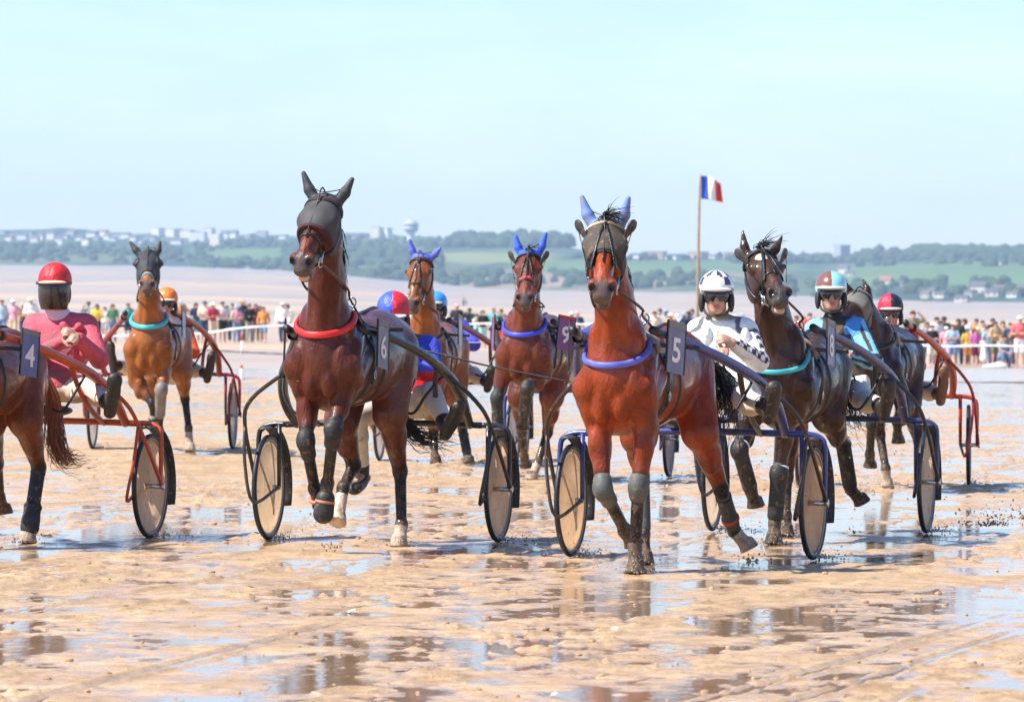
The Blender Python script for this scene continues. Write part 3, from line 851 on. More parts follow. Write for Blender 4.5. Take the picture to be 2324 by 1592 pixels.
def guided(td, B, o, mat, tl):
    rng = random.Random(3); mb = MB(); g = catmull([tl] + [B['G'](t) for t in td['guide']], 4); n_ = len(g); w_ = td.get('w', .05)
    for i in range(td['n']):
        a = np.array([rng.gauss(0, w_) for _ in range(3)]); end = rng.uniform(.62, 1.0); m = max(5, int(n_ * end)); c = np.array([rng.gauss(0, .03) for _ in range(3)]) * td.get('wild', 1.)
        pts = [g[j] + a * min(1, .2 + j / n_ * 1.2) + c * (j / n_) ** 2 * 3 * (1 if rng.random() < .5 else .4) for j in range(m)]
        r = rng.uniform(.004, .0085); mb.tube(pts, list(np.linspace(r, r * .2, m)), 4, False)
    mb.build('tail', mat, o)
def band(B, name, mat, test, off=.008, h=.008, lo=None, hi=None, sub=None, shell=None):
    S = sub or B['S']
    o = S.build(name, h, mat, B['o'], off=off, clip=test, lo=lo, hi=hi, shell=shell)
    return o
def tack(B, tc):
    """harness of one horse; every strap lies on the body"""
    o, S, P, R, L, Z = B['o'], B['S'], B['P'], B['R'], B['L'], B['Z']
    leather = surf('harness_leather', (.016, .014, .013), .38, var=.3, mud=.12)
    steel = surf('bit_steel', (.55, .54, .52), .25, 1.)
    HS = Solid(); head_solid(HS, P, R); MS_ = HS
    hl = lambda p: np.stack([(p - P.astype(np.float32)) @ R[i].astype(np.float32) / (HX, 1., HN)[i] for i in range(3)], -1)
    slab = lambda v, a, b_: np.maximum(a - v, v - b_)
    hh = B['sp'].get('hh', .007)
    if 'mask' in tc:
        s1, col = tc['mask']
        m = surf('mask_mesh_' + tc['id'], col, .8, var=.35, mud=tc.get('mudmask', .25), bump=.25, bscale=220)
        def t(p):
            q = hl(p); a = slab(q[..., 1], .015, s1)
            # open below, along the jaw
            return np.maximum(a, -(q[..., 2] + .20))
        MS_ = HS.copy(); MS_.ell(L(0, .17, -.02), (.096 * HX, .19, .080 * HN), R, .04); MS_.cone(L(0, .16, -.03), L(0, .36, -.02), .092, .074, .04, (R[0], .95))
        band(B, 'face_mask', m, t, .007, hh, sub=MS_)
        for e in (-1, 1):
            Solid().ell(L(e * .088, .185, .030), (.012, .016, .010), R).build('eye', .006, surf('eye_dark', (.012, .006, .004), .06, spec=.9, var=0), o)
        if tc.get('roll'):
            fl = surf('sheepskin_' + tc['id'], tc['roll'], .95, var=.4, bump=.8, bscale=160)
            for s0 in (.055, s1 + .005):
                def t(p, s0=s0):
                    q = hl(p); return np.maximum(slab(q[..., 1], s0 - .014, s0 + .014), -(q[..., 2] + .10))
                band(B, 'noseband', fl, t, .016, hh, sub=MS_)
    if 'hood' in tc:
        m = surf('hood_cloth', tc['hood'], .75, var=.3, bump=.2)
        def t(p):
            q = hl(p); a = slab(q[..., 1], .0, .40)
            return a
        band(B, 'hood', m, t, .012, .009, sub=HS)
        for e in (-1, 1):
            mb = MB(); c = L(e * .10, .19, .014); ax = _n(R[0] * e + R[2] * .9)
            mb.lathe([(.036, -.01), (.050, .004), (.046, .016), (.036, .012), (.033, .002), (0.0001, .0)], c, ax, 20)
            mb.build('eye_cup', leather, o)
    if 'noseband' in tc:
        for s0, col, w_ in tc['noseband']:
            m = leather if col is None else surf('noseband_%d%d%d' % tuple(int(99 * c) for c in col), col, .7)
            def t(p, s0=s0, w_=w_):
                q = hl(p); return slab(q[..., 1], s0 - w_, s0 + w_)
            band(B, 'noseband', m, t, .010, hh, sub=HS)
    # bridle: browband, crown strap, cheek straps, face straps
    def t_brow(p):
        q = hl(p); return np.maximum(slab(q[..., 1], .055, .082), -(q[..., 2] + .08))
    band(B, 'browband', surf('browband_' + tc['id'], tc.get('brow', (.016, .014, .013)), .6), t_brow, .016, hh, sub=MS_)
    def t_crown(p):
        q = hl(p); return np.maximum(slab(q[..., 2] + .10 + q[..., 1] * .12, -.014, .014), slab(q[..., 1], -.2, .50))
    band(B, 'cheek_strap', leather, t_crown, .011, hh, sub=MS_)
    if tc.get('vee', True):
        for e in (-1, 1):
            def t_v(p, e=e):
                q = hl(p)
                return np.maximum(np.abs(q[..., 0] - e * (.008 + np.maximum(q[..., 1] - .10, 0) * .19)) - .0085, np.maximum(slab(q[..., 1], .05, .41), -q[..., 2]))
            band(B, 'face_strap', leather, t_v, .014, hh, sub=MS_)
    # bit rings and mouth
    for e in (-1, 1):
        mb = MB(); c = L(e * .068, .475, -.085); a_ = np.linspace(0, 2 * PI, 17)
        mb.tube([c + .030 * (math.cos(t) * R[1] + math.sin(t) * R[2]) for t in a_], .006, 6)
        mb.tube([L(e * .074, .40, -.06), L(e * .072, .45, -.075), c], .008, 6)
        mb.build('bit_ring', steel, o)
    if tc.get('mouth'):
        MS = Solid(); MS.ell(L(0, .600, -.103), (.034, .022, .013), R); MS.ell(L(0, .592, -.085), (.030, .02, .010), R)
        MS.build('lower_lip', .006, surf('mouth_pink', (.62, .36, .27), .35), o)
    # ears in cloth
    if 'ear_cover' in tc:
        m = surf('ear_cloth_' + tc['id'], tc['ear_cover'], .62, var=.25, mud=tc.get('mudear', .0), bump=.3, bscale=25)
        E = Solid(); head_solid(E, P, R, B['ears'], er=(.029, .009))
        def t(p):
            q = hl(p); return np.maximum(q[..., 1] - tc.get('ear_low', .045), -(q[..., 2] + .13))
        band(B, 'ear_cover', m, t, .007, hh, sub=E)
        c = [B['ears'][0] * .6 + L(-.05, 0, -.03) * .4, L(0, -.0, .06), B['ears'][1] * .6 + L(.05, 0, -.03) * .4]
        MB().tube(c, .0035, 5, smooth=5).build('ear_cord', leather, o)
    if tc.get('blinkers'):
        for e in (-1, 1):
            c = L(e * .102, .13, .015)
            up = _n(-R[1] * .9 + R[2] * .35 + R[0] * e * .55); ax1 = _n(np.cross(up, R[0] * e + R[2] * .4))
            Solid().ell(c + up * .045, (.008, .068, .030), np.array([np.cross(up, ax1), up, ax1])).ell(c + up * .085, (.010, .035, .036), np.array([np.cross(up, ax1), up, ax1]), k=.02).build('blinker', .006, surf('blinker_leather', (.05, .042, .036), .5, mud=.3), o)
            MB().tube([c + up * .112, L(e * .086, .36, -.02)], .003, 5).build('blinker_cord', leather, o)
    # breast collar: a padded tube hung round the base of the neck
    col = surf('collar_' + tc['id'], tc['collar'], .42, var=.12, mud=tc.get('mudcollar', 0.))
    pts = []
    for a in np.linspace(-66, 66, 17):
        t = math.radians(a); c = Z(0, 1.84, 1.27 - tc.get('cdrop', .0) + .24 * (1 - math.cos(t)))
        pts.append(S.hit(c, (math.sin(t), math.cos(t), 0), .8, .014))
    V_, F_ = tube_vf(pts, tc.get('cr', .020), 10, True, 4); V_ = np.array(V_)
    for i_ in range(len(V_) // 10):                            # a padded strap rather than a round tube
        rg = V_[i_ * 10:i_ * 10 + 10]; cc_ = rg.mean(0); ou = _n(np.array([cc_[0], cc_[1] - 1.84, 0.])); V_[i_ * 10:i_ * 10 + 10] = rg - .5 * ((rg - cc_) @ ou)[:, None] * ou
    MB().add(V_, F_).build('breast_collar', col, o)
    for e in (-1, 1):
        q = pts[0] if (pts[0][0] * e > 0) else pts[-1]
        mb = MB(); mb.tube([q, S.hit(Z(0, 1.70, 1.36), (e, 0, -.05), .8, .012), Z(e * .40, 1.55, 1.33)], .014, 6, smooth=4)
        mb.build('breast_strap', leather, o)
    # saddle pad, girth and terrets
    def t_g(p):
        return slab(p[..., 1], 1.60, 1.70)
    TS = Solid(); TS.ops = [q for q in S.ops[:16]]
    band(B, 'girth', leather, t_g, .012, .010, sub=TS, lo=(-.6, 1.5, .5), hi=(.6, 1.8, 1.9))
    def t_p(p):
        return np.maximum(slab(p[..., 1], 1.52, 1.78), (1.30 + B['dz']) - p[..., 2])
    band(B, 'saddle_pad', surf('saddle_pad_' + tc['id'], tc.get('pad', (.03, .03, .032)), .8, mud=.2), t_p, .016, .011, sub=TS, lo=(-.6, 1.4, 1.2), hi=(.6, 1.9, 1.9))
    top = S.hit(Z(0, 1.65, 1.3), (0, 0, 1), .6)
    band(B, 'girth', leather, lambda p: slab(p[..., 1] - (p[..., 2] - 1.2) * .10, 1.44, 1.475), .010, .010, sub=TS, lo=(-.6, 1.3, .5), hi=(.6, 1.7, 1.9))
    bk_ = [S.hit(Z(0, y_, 1.25), (0, 0, 1), .6, .006) for y_ in (1.6, 1.4, 1.2, 1.0, .8, .62)]; MB().tube(bk_, .010, 6, smooth=4).build('back_strap', leather, o)
    for e in (-1, 1):
        q1 = S.hit(Z(0, 1.64, 1.26), (e, 0, .12), .8, .016); q2 = S.hit(Z(0, 1.66, 1.02), (e, 0, -.2), .8, .018)
        mb = MB(); mb.tube([q1, q1 * .5 + q2 * .5 + np.array([e * .025, .02, 0]), q2], .013, 6, smooth=4); mb.build('tug_strap', leather, o)
        for t_ in (.35, .8):
            c_ = q1 * (1 - t_) + q2 * t_ + np.array([e * .028, .015, 0]); MB().tube([c_ + .019 * np.array([0, math.cos(a_), 1.5 * math.sin(a_)]) for a_ in np.linspace(0, 2 * PI, 13)], .0045, 6).build('buckle', steel, o)
    for e in (-1, 1):
        c = top + np.array([e * .08, 0, .045]); a_ = np.linspace(0, 2 * PI, 15)
        mb = MB(); mb.tube([c + .030 * np.array([math.cos(t), 0, math.sin(t)]) for t in a_], .006, 6); mb.tube([c - [0, 0, .03], c - [0, 0, .07]], .010, 6)
        mb.build('terret', steel, o)
    # check rein over the poll
    if tc.get('check', True):
        MB().tube([L(0, .40, .06), L(0, .15, .075), L(0, -.03, .05), B['m2'] * .5 + top * .5 + np.array([0, -.04, .12]), top + np.array([0, 0, .04])], .0055, 5, smooth=6).build('check_rein', leather, o)
    # long reins, from the bit through the terrets to the hands
    hand = tc['hands']
    for e in (-1, 1):
        x = L(e * .07, .475, -.085); s_ = 1 if x[0] > B['P'][0] else -1
        sdx = 1 if (R[0][0] * e) > 0 else -1
        tr = top + np.array([sdx * .08, 0, .045]); hd = np.array(hand[0] if sdx > 0 else hand[1])
        p1 = x * .45 + tr * .55 + np.array([sdx * .06, 0, -.02])
        MB().tube([x, p1, tr, tr * .5 + hd * .5 + np.array([0, 0, -.035]), hd], [.009, .009, .008, .009, .009], 6, smooth=7).build('rein', surf('rein_leather_' + tc['id'], tc.get('rein', (.05, .03, .02)), .55), o)
    # mane
    hair = surf('dark_hair_' + tc['id'], tc.get('hair', (.012, .010, .009)), .45, var=.4)
    cr = [top + np.array([0, .15, .02]), Z(0, 1.86, 1.62), B['m1'] + np.array([0, -.19, .08]), B['m2'] + np.array([0, -.14, .06]), L(0, .0, -.07)]
    cr[1] = S.hit(np.array([0, cr[1][1], 1.35]), (0, -.1, 1), .7)
    cr[2] = S.hit(B['m1'], (0, -.85, .5), .5); cr[3] = S.hit(B['m2'], (0, -.9, .4), .4)
    sd = tc.get('mane_side', -1)
    hairs('mane', cr, tc.get('mane', 420), .17, (sd * .9, -.15, .25), (-sd * .25, 0, -3.6), o, hair, .14, .0055, seed=hash(tc['id']) % 1000)
    if tc.get('forelock'):
        hairs('forelock', [L(-.02, .0, .05), L(.03, .0, .05)], tc['forelock'], .20, R[2] * .7 + R[1] * .3 - R[0] * .5, (R[1] * .8 - R[0] * .7) * 1.2, o, hair, .45, .004, seed=5, curl=.06)
    # tail
    tl = S.hit(Z(0, .7, 1.38), (0, -1, .15), .6)
    td = tc.get('tail', dict(dir=(0, -.4, -.3), droop=(0, .0, -2.6), len=.7, n=110))
    if 'guide' in td:
        guided(td, B, o, surf('tail_hair_' + tc['id'], td.get('col', tc.get('hair', (.012, .010, .009))), .45, var=.4), tl)
    else: hairs('tail', [tl, tl + np.array([0, -.02, .01])], td['n'], td['len'], td['dir'], td['droop'], o, surf('tail_hair_' + tc['id'], td.get('col', tc.get('hair', (.012, .010, .009))), .45, var=.4), td.get('spread', .16), .0075, seed=11, segs=10, curl=.03)
    # boots and bandages
    bm = surf('boot_' + tc['id'], tc.get('boot', (.025, .026, .026)), .6, var=.35, mud=.45, bump=.4, bscale=45)
    for key, t0, t1, r in tc.get('boots', ()):
        J = B['legs'][key]; chain = [(J[0], J[1], .064), (J[1], J[2], .050), (J[2], J[3], .052)]
        BS = Solid()
        for i, (a, b_, _) in enumerate(chain):
            u0, u1 = max(t0 - i, 0), min(t1 - i, 1)
            if u1 > u0:
                ra, rb = [(.078 if i == 0 else .050), (.060 if i == 0 else .046)]
                BS.cone(a + (b_ - a) * u0, a + (b_ - a) * u1, r * (1.05 if i == 0 else 1.), r * (.98 if i == 1 else 1.1), .02)
                if i == 1 and t0 < 1: BS.ell(a + np.array([0, .010, 0]), (r * .95, r * 1.0, r * 1.5), k=.03)
        q_ = BS.build('leg_boot', .008, bm, o); bc = (chain[0][0] * .12 + chain[0][1] * .88) if t0 < 1 else chain[1][0] * (2 - t0) + chain[1][1] * (t0 - 1)
        if t0 < 2: MB().lathe([(r * .98, -.012), (r * 1.06, -.01), (r * 1.06, .01), (r * .98, .012)], bc, _n(chain[0][1] - chain[0][0]) if t0 < 1 else _n(chain[1][1] - chain[1][0]), 18).build('boot_strap', leather, q_)
    for key, t0, r, col_ in tc.get('bands', ()):
        J = B['legs'][key]; i = int(t0); a, b_ = J[i], J[i + 1]; c = a + (b_ - a) * (t0 - i); ax = _n(b_ - a)
        MB().lathe([(r * .9, -.014), (r, -.012), (r * 1.02, 0), (r, .012), (r * .9, .014)], c, ax, 20).build('leg_band', surf('band_%d%d%d' % tuple(int(99 * c_) for c_ in col_), col_, .6, mud=.1), o)
    for key, col_ in tc.get('rings', ()):
        J = B['legs'][key]; ax = _n(J[3] - J[2]); c = J[3] - ax * .085; u_ = _n(np.cross(ax, (1, 0, .2))); w_ = np.cross(ax, u_)
        MB().tube([c + .054 * (math.cos(t) * u_ + math.sin(t) * w_) for t in np.linspace(0, 2 * PI, 21)], .013, 8).build('hoof_ring', surf('rubber_ring', col_, .5), o)
def horse_frame(uc, uh, D, z=0.):
    """rig frame from the pixels of the chest and the croup"""
    dth = 0.2
    for _ in range(4):
        Dc, Dh = D - 2.0 * math.cos(dth), D - .8 * math.cos(dth)
        Xc, Xh = (uc - CU) * Dc / FPX, (uh - CU) * Dh / FPX
        dth = math.asin((Xh - Xc) / 1.2)
    Xa = Xh + .8 * math.sin(dth)
    return Frame(CU + Xa * FPX / D, D, math.degrees(dth), z)
_ol = Frame.loc
def _loc(s, *t):
    if isinstance(t[0], str): return np.array(t[1:], float)
    return _ol(s, *t)
Frame.loc = _loc
HR_HANDS = [(.10, .42, 1.22), (-.10, .42, 1.22)]
HORSES = {}
def add_horse(key, sp, tc):
    B = horse(sp); tc['id'] = key; tc.setdefault('hands', HR_HANDS); tack(B, tc); HORSES[key] = B
F5 = horse_frame(1400, 1513, 34.0); F6 = horse_frame(738, 850, 36.4); F8 = horse_frame(1768, 1838, 37.9)
F9 = horse_frame(1190, 1239, 50.0); FM = horse_frame(962, 1000, 55.0); FO = horse_frame(338, 372, 57.0, .07)
FF = horse_frame(1982, 2024, 47.6); F4 = Frame(98, 37.0, 15)
add_horse('five', dict(frame=F5, masked=True, h=.0115, dz=.03,
    label='glossy red bay trotter with blue muddy ear covers and dark face mesh, wearing number 5',
    mat=coat_material('coat_red_bay', (.37, .058, .009), (.34, .09, .03)),
    poll=(1376, 508, 2.30), muzzle=(1366, 668, 2.74), ears=[(1321, 448, 2.28), (1426, 450, 2.28)],
    FR=[(1360, 965, 2.0), (1368, 1108, 2.12), (1418, 1203, 1.88), (1440, 1238, 1.80)],
    FL=[(1466, 965, 1.98), (1449, 1105, 2.03), (1441, 1238, 2.0), (1443, 1299, 2.05)],
    HR=[(1450, 990, 1.05), (1456, 1080, .72), (1460, 1210, .82), (1462, 1281, .9)],
    HL=[(1588, 980, 1.0), (1636, 1108, .62), (1666, 1203, .35), (1702, 1246, .28)], socks=('HL',)),
    dict(mask=(.30, (.075, .058, .042)), mudmask=.45, vee=True, noseband=[(.305, (.03, .03, .03), .008)], brow=(.52, .40, .27), ear_cover=(.16, .24, .48), mudear=.55, blinkers=True,
        collar=(.10, .12, .50), mudcollar=.4, cr=.021, pad=(.42, .36, .26), forelock=70, boot=(.085, .092, .082),
        boots=[('FR', .86, 1.28, .053), ('FL', .88, 1.15, .054), ('HL', 1.2, 1.85, .050), ('HR', 1.1, 1.9, .05)],
        bands=[('HL', 1.72, .058, (.55, .10, .03))], hands=[(-.07, .36, 1.22), (-.16, .36, 1.20)],
        cdrop=.04, tail=dict(guide=[(1590, 815, .42), (1628, 850, .36), (1650, 900, .36), (1655, 950, .38), (1640, 995, .40)], n=110, w=.045, wild=1.6)))
add_horse('six', dict(frame=F6, masked=True, h=.0115, dz=.13, clip=.7,
    label='dark bay trotter in black ear hood with red chest collar, wearing number 6',
    mat=coat_material('coat_dark_bay', (.155, .034, .014), (.22, .105, .065)),
    poll=(738, 452, 2.30), muzzle=(682, 600, 2.70), ears=[(689, 393, 2.26), (799, 407, 2.26)], roll=.05,
    FR=[(700, 900, 1.98), (694, 1000, 2.14), (714, 1108, 1.92), (730, 1150, 1.82)],
    FL=[(780, 885, 1.98), (757, 975, 2.18), (743, 1096, 1.99), (734, 1166, 1.98)],
    HR=[(775, 955, 1.05), (803, 1055, .78), (779, 1105, .95), (765, 1186, 1.08)],
    HL=[(885, 940, .98), (908, 1068, .72), (911, 1190, .85), (905, 1241, .90)], socks=('HR', 'HL')),
    dict(mask=(.30, (.065, .062, .060)), mudmask=.1, roll=(.075, .025, .028), vee=False, noseband=[(.37, None, .011)], ear_cover=(.040, .042, .044), collar=(.72, .03, .025), cr=.023, mouth=True,
        boot=(.02, .021, .022), boots=[('FR', .90, 1.28, .053), ('FL', .86, 1.25, .054), ('FL', 2.5, 2.98, .062)],
        rings=[('FL', (.55, .20, .10)), ('FR', (.55, .20, .10))], rein=(.12, .055, .03), hands=[(.10, .40, 1.12), (-.10, .40, 1.12)],
        cdrop=-.03, tail=dict(guide=[(880, 850, .42), (902, 935, .36), (940, 985, .34), (985, 1000, .33), (1035, 1014, .33)], n=120, w=.028, wild=.8)))
add_horse('eight', dict(frame=F8, h=.012, dz=-.03,
    label='almost black trotter with pricked brown ears and white forehead patch, wearing number 8',
    mat=coat_material('coat_black_brown', (.075, .030, .014), (.11, .055, .03)),
    poll=(1722, 578, 2.28), muzzle=(1774, 672, 2.75), ears=[(1686, 523, 2.26), (1776, 535, 2.26)], star=(.02, .15, .05),
    FR=[(1702, 950, 1.98), (1678, 1020, 2.15), (1704, 1112, 1.95), (1716, 1150, 1.85)],
    FL=[(1785, 945, 1.98), (1768, 1075, 2.02), (1758, 1185, 2.0), (1756, 1233, 2.05)],
    HR=[(1790, 955, 1.0), (1785, 1080, .7), (1783, 1170, .75), (1783, 1217, .8)],
    HL=[(1880, 945, .98), (1914, 1010, .68), (1930, 1108, .42), (1958, 1142, .3)]),
    dict(noseband=[(.36, None, .010)], blinkers=True, collar=(.05, .42, .48), cr=.018, cdrop=.07, mouth=True, forelock=40, boot=(.02, .02, .02),
        boots=[('FR', .95, 1.9, .054), ('FL', .92, 1.85, .056), ('HL', 1.0, 1.9, .054)], bands=[('FR', .86, .060, (.8, .78, .72)), ('FL', .88, .060, (.8, .78, .72))], pad=(.28, .17, .11),
        tail=dict(guide=[(1888, 815, .42), (1912, 855, .36), (1922, 910, .35), (1937, 950, .35), (1985, 966, .35)], n=150, w=.045)))
add_horse('nine', dict(frame=F9, h=.015, hh=.010, dz=.07,
    label='reddish bay trotter in bright blue ear bonnet and blue collar, wearing number 9',
    mat=coat_material('coat_plum_bay', (.22, .048, .018), (.2, .08, .05)),
    poll=(1201, 575, 2.30), muzzle=(1191, 682, 2.72), ears=[(1171, 535, 2.28), (1239, 530, 2.28)],
    FR=[(1143, 850, 1.98), (1128, 903, 2.1), (1131, 1040, 2.05), (1133, 1098, 2.05)],
    FL=[(1232, 850, 1.98), (1196, 880, 2.2), (1188, 945, 2.05), (1186, 972, 1.95)],
    HR=[(1180, 900, 1.0), (1185, 980, .6), (1190, 1035, .4), (1195, 1060, .3)],
    HL=[(1252, 900, 1.0), (1243, 980, .72), (1220, 1050, .88), (1206, 1089, 1.0)], socks=('HL',)),
    dict(noseband=[(.36, (.55, .07, .05), .016), (.39, None, .009)], ear_cover=(.035, .11, .62), ear_low=.075, blinkers=True, collar=(.045, .075, .62), cr=.022, cdrop=-.01, forelock=20,
        boots=[('FR', .85, 1.9, .054), ('FL', .85, 1.9, .054)]))
add_horse('maroon', dict(frame=FM, h=.016, hh=.010, dz=-.02,
    label='light bay trotter with purple-blue ear covers running just behind horse number 6',
    mat=coat_material('coat_light_bay', (.40, .12, .024), (.25, .15, .1)),
    poll=(957, 583, 2.30), muzzle=(934, 692, 2.64), ears=[(930, 545, 2.28), (999, 563, 2.28)],
    FR=[(932, 840, 1.98), (925, 905, 2.15), (930, 955, 2.0), (932, 980, 1.9)],
    FL=[(1000, 840, 1.98), (995, 900, 2.15), (1000, 950, 2.0), (1002, 975, 1.9)],
    HR=[(975, 900, 1.0), (985, 985, .7), (987, 1033, .85), (989, 1051, .9)],
    HL=[(1035, 900, 1.0), (1050, 975, .7), (1060, 1028, .85), (1064, 1051, .9)]),
    dict(noseband=[(.36, (.05, .03, .02), .012)], ear_cover=(.10, .14, .52), mudear=.15, ear_low=.04, collar=(.05, .05, .06), cr=.014, boots=[('HL', 1.2, 1.9, .05)]))
add_horse('orange', dict(frame=FO, h=.016, hh=.010, hood=True,
    label='chestnut brown trotter in full black hood with turquoise chest collar at left',
    mat=coat_material('coat_chestnut', (.46, .145, .028), (.34, .18, .10)), clip=.7,
    poll=(337, 575, 2.30), muzzle=(334, 648, 2.78), ears=[(296, 550, 2.26), (363, 549, 2.26)],
    FR=[(308, 865, 1.98), (346, 915, 2.1), (352, 985, 2.0), (352, 1020, 2.05)],
    FL=[(372, 845, 1.98), (366, 885, 2.2), (362, 945, 2.05), (360, 985, 1.95)],
    HR=[(350, 860, 1.0), (350, 920, .65), (352, 960, .5), (354, 990, .4)],
    HL=[(412, 845, 1.0), (420, 905, .7), (428, 970, .85), (431, 1012, .9)], socks=('HL',)),
    dict(hood=(.040, .040, .043), ear_cover=(.040, .040, .043), vee=False, noseband=[(.44, (.08, .42, .48), .011)], collar=(.06, .47, .56), cdrop=-.05, cr=.025, boot=(.25, .22, .19), boots=[('FL', .85, 1.9, .06), ('FR', 1.5, 2.0, .055)], bands=[('FL', .84, .065, (.8, .7, .55))]))
add_horse('far', dict(frame=FF, masked=True, h=.016, hh=.010, dz=-.03,
    label='dark brown trotter with its head turned away behind the brown and light blue driver',
    mat=coat_material('coat_far_brown', (.060, .024, .016), (.1, .05, .03)),
    poll=(1955, 668, 2.25), muzzle=(1900, 742, 2.68), ears=[(1957, 631, 2.22), (1920, 640, 2.3)],
    FR=[(1990, 925, 1.98), (1978, 960, 2.1), (1974, 1030, 1.95), (1975, 1062, 1.88)],
    FL=[(2055, 925, 1.98), (2036, 955, 2.15), (2037, 985, 2.0), (2039, 1006, 1.95)],
    HR=[(1985, 915, 1.0), (1997, 985, .7), (2010, 1062, .85), (2013, 1106, .85)],
    HL=[(2062, 910, 1.0), (2085, 1000, .6), (2095, 1060, .5), (2100, 1085, .4)], socks=('HR',)),
    dict(mask=(.24, (.16, .145, .13)), vee=False, collar=(.03, .03, .03), cr=.014, pad=(.36, .32, .24), boots=[]))
add_horse('four', dict(frame=F4, h=.012,
    label='chestnut trotter with a red-brown tail leaving the frame at far left, wearing number 4',
    mat=coat_material('coat_brown', (.23, .062, .018), (.2, .1, .06)), points=.75,
    poll=('L', 0, 2.30, 2.1), muzzle=('L', .12, 2.72, 1.72), ears=[('L', -.1, 2.28, 2.28), ('L', .1, 2.28, 2.28)],
    FR=[('L', .17, 1.98, .93), ('L', .16, 2.15, .58), ('L', .15, 1.95, .30), ('L', .15, 1.85, .2)],
    FL=[('L', -.17, 1.98, .93), ('L', -.16, 2.03, .48), ('L', -.15, 2.0, .13), ('L', -.15, 2.05, 0)],
    HR=[(-25, 960, 1.0), (-8, 1050, .65), (-2, 1128, .45), (10, 1166, .38)],
    HL=[(58, 955, .98), (88, 1060, .70), (70, 1180, .85), (62, 1231, .88)], socks=('HL',)),
    dict(collar=(.05, .2, .3), check=False, boots=[('HL', 1.75, 2.3, .06), ('HL', 1.1, 1.7, .05)], rein=(.22, .10, .05), mane=60,
        tail=dict(guide=[(95, 850, .42), (117, 900, .36), (121, 960, .35), (126, 1010, .36), (148, 1044, .36), (192, 1044, .35)], n=260, w=.034, wild=.5, col=(.30, .095, .028)), hands=[(-.02, .40, 1.33), (-.12, .38, 1.33)]))
print('horses', time.time() - T0)
# ================================================================== sulkies
def text_mesh(body, size, offset=.0, extrude=.0006):
    cu = bpy.data.curves.new('t', 'FONT'); cu.body = body; cu.size = size; cu.offset = offset; cu.extrude = extrude
    cu.align_x = 'CENTER'; cu.align_y = 'CENTER'; cu.resolution_u = 4
    t = bpy.data.objects.new('t', cu); COL.objects.link(t)
    me = bpy.data.meshes.new_from_object(t.evaluated_get(bpy.context.evaluated_depsgraph_get()))
    bpy.data.objects.remove(t); return me
def disc_material(name, col):
    """thin plastic wheel cover: lets sunlight through, dusted with mud"""
    n = N(name); f = n.noise(3.5, 5, .6); c = n.ramp(f, [(.3, tuple(x * .72 for x in col)), (.7, tuple(min(1, x * 1.15) for x in col))])
    m = n.ramp(n.noise(24, 6, .75), [(.56, 0.), (.66, .8)]); c = n.mix(m, c, (.30, .18, .09))
    n.set(n.b, Base_Color=c, Roughness=.5); n.b.inputs['Specular IOR Level'].default_value = .3
    t = n.new('BsdfTranslucent'); n.link(c, t.inputs['Color']); x = n.new('MixShader'); x.inputs[0].default_value = .55
    out = [q for q in n.t.nodes if q.type == 'OUTPUT_MATERIAL'][0]; n.link(n.b.outputs[0], x.inputs[1]); n.link(t.outputs[0], x.inputs[2]); n.link(x.outputs[0], out.inputs['Surface'])
    return n.m
def arc_sheet(mb, c, R0, a0, a1, x0, x1, th=.008, n=18):
    V = []; F = []
    for i in range(n + 1):
        a = a0 + (a1 - a0) * i / n
        for x, rr in ((x0, R0 - .012), ((x0 + x1) / 2, R0), (x1, R0 - .012), (x1, R0 - .012 - th), ((x0 + x1) / 2, R0 - th), (x0, R0 - .012 - th)):
            V.append((c[0] + x, c[1] + rr * math.cos(a), c[2] + rr * math.sin(a)))
    for i in range(n):
        for j in range(6):
            k = (j + 1) % 6; F.append((i * 6 + j, (i + 1) * 6 + j, (i + 1) * 6 + k, i * 6 + k))
    F.append(tuple(range(6))); F.append(tuple(n * 6 + j for j in range(6))[::-1])
    mb.add(V, F)
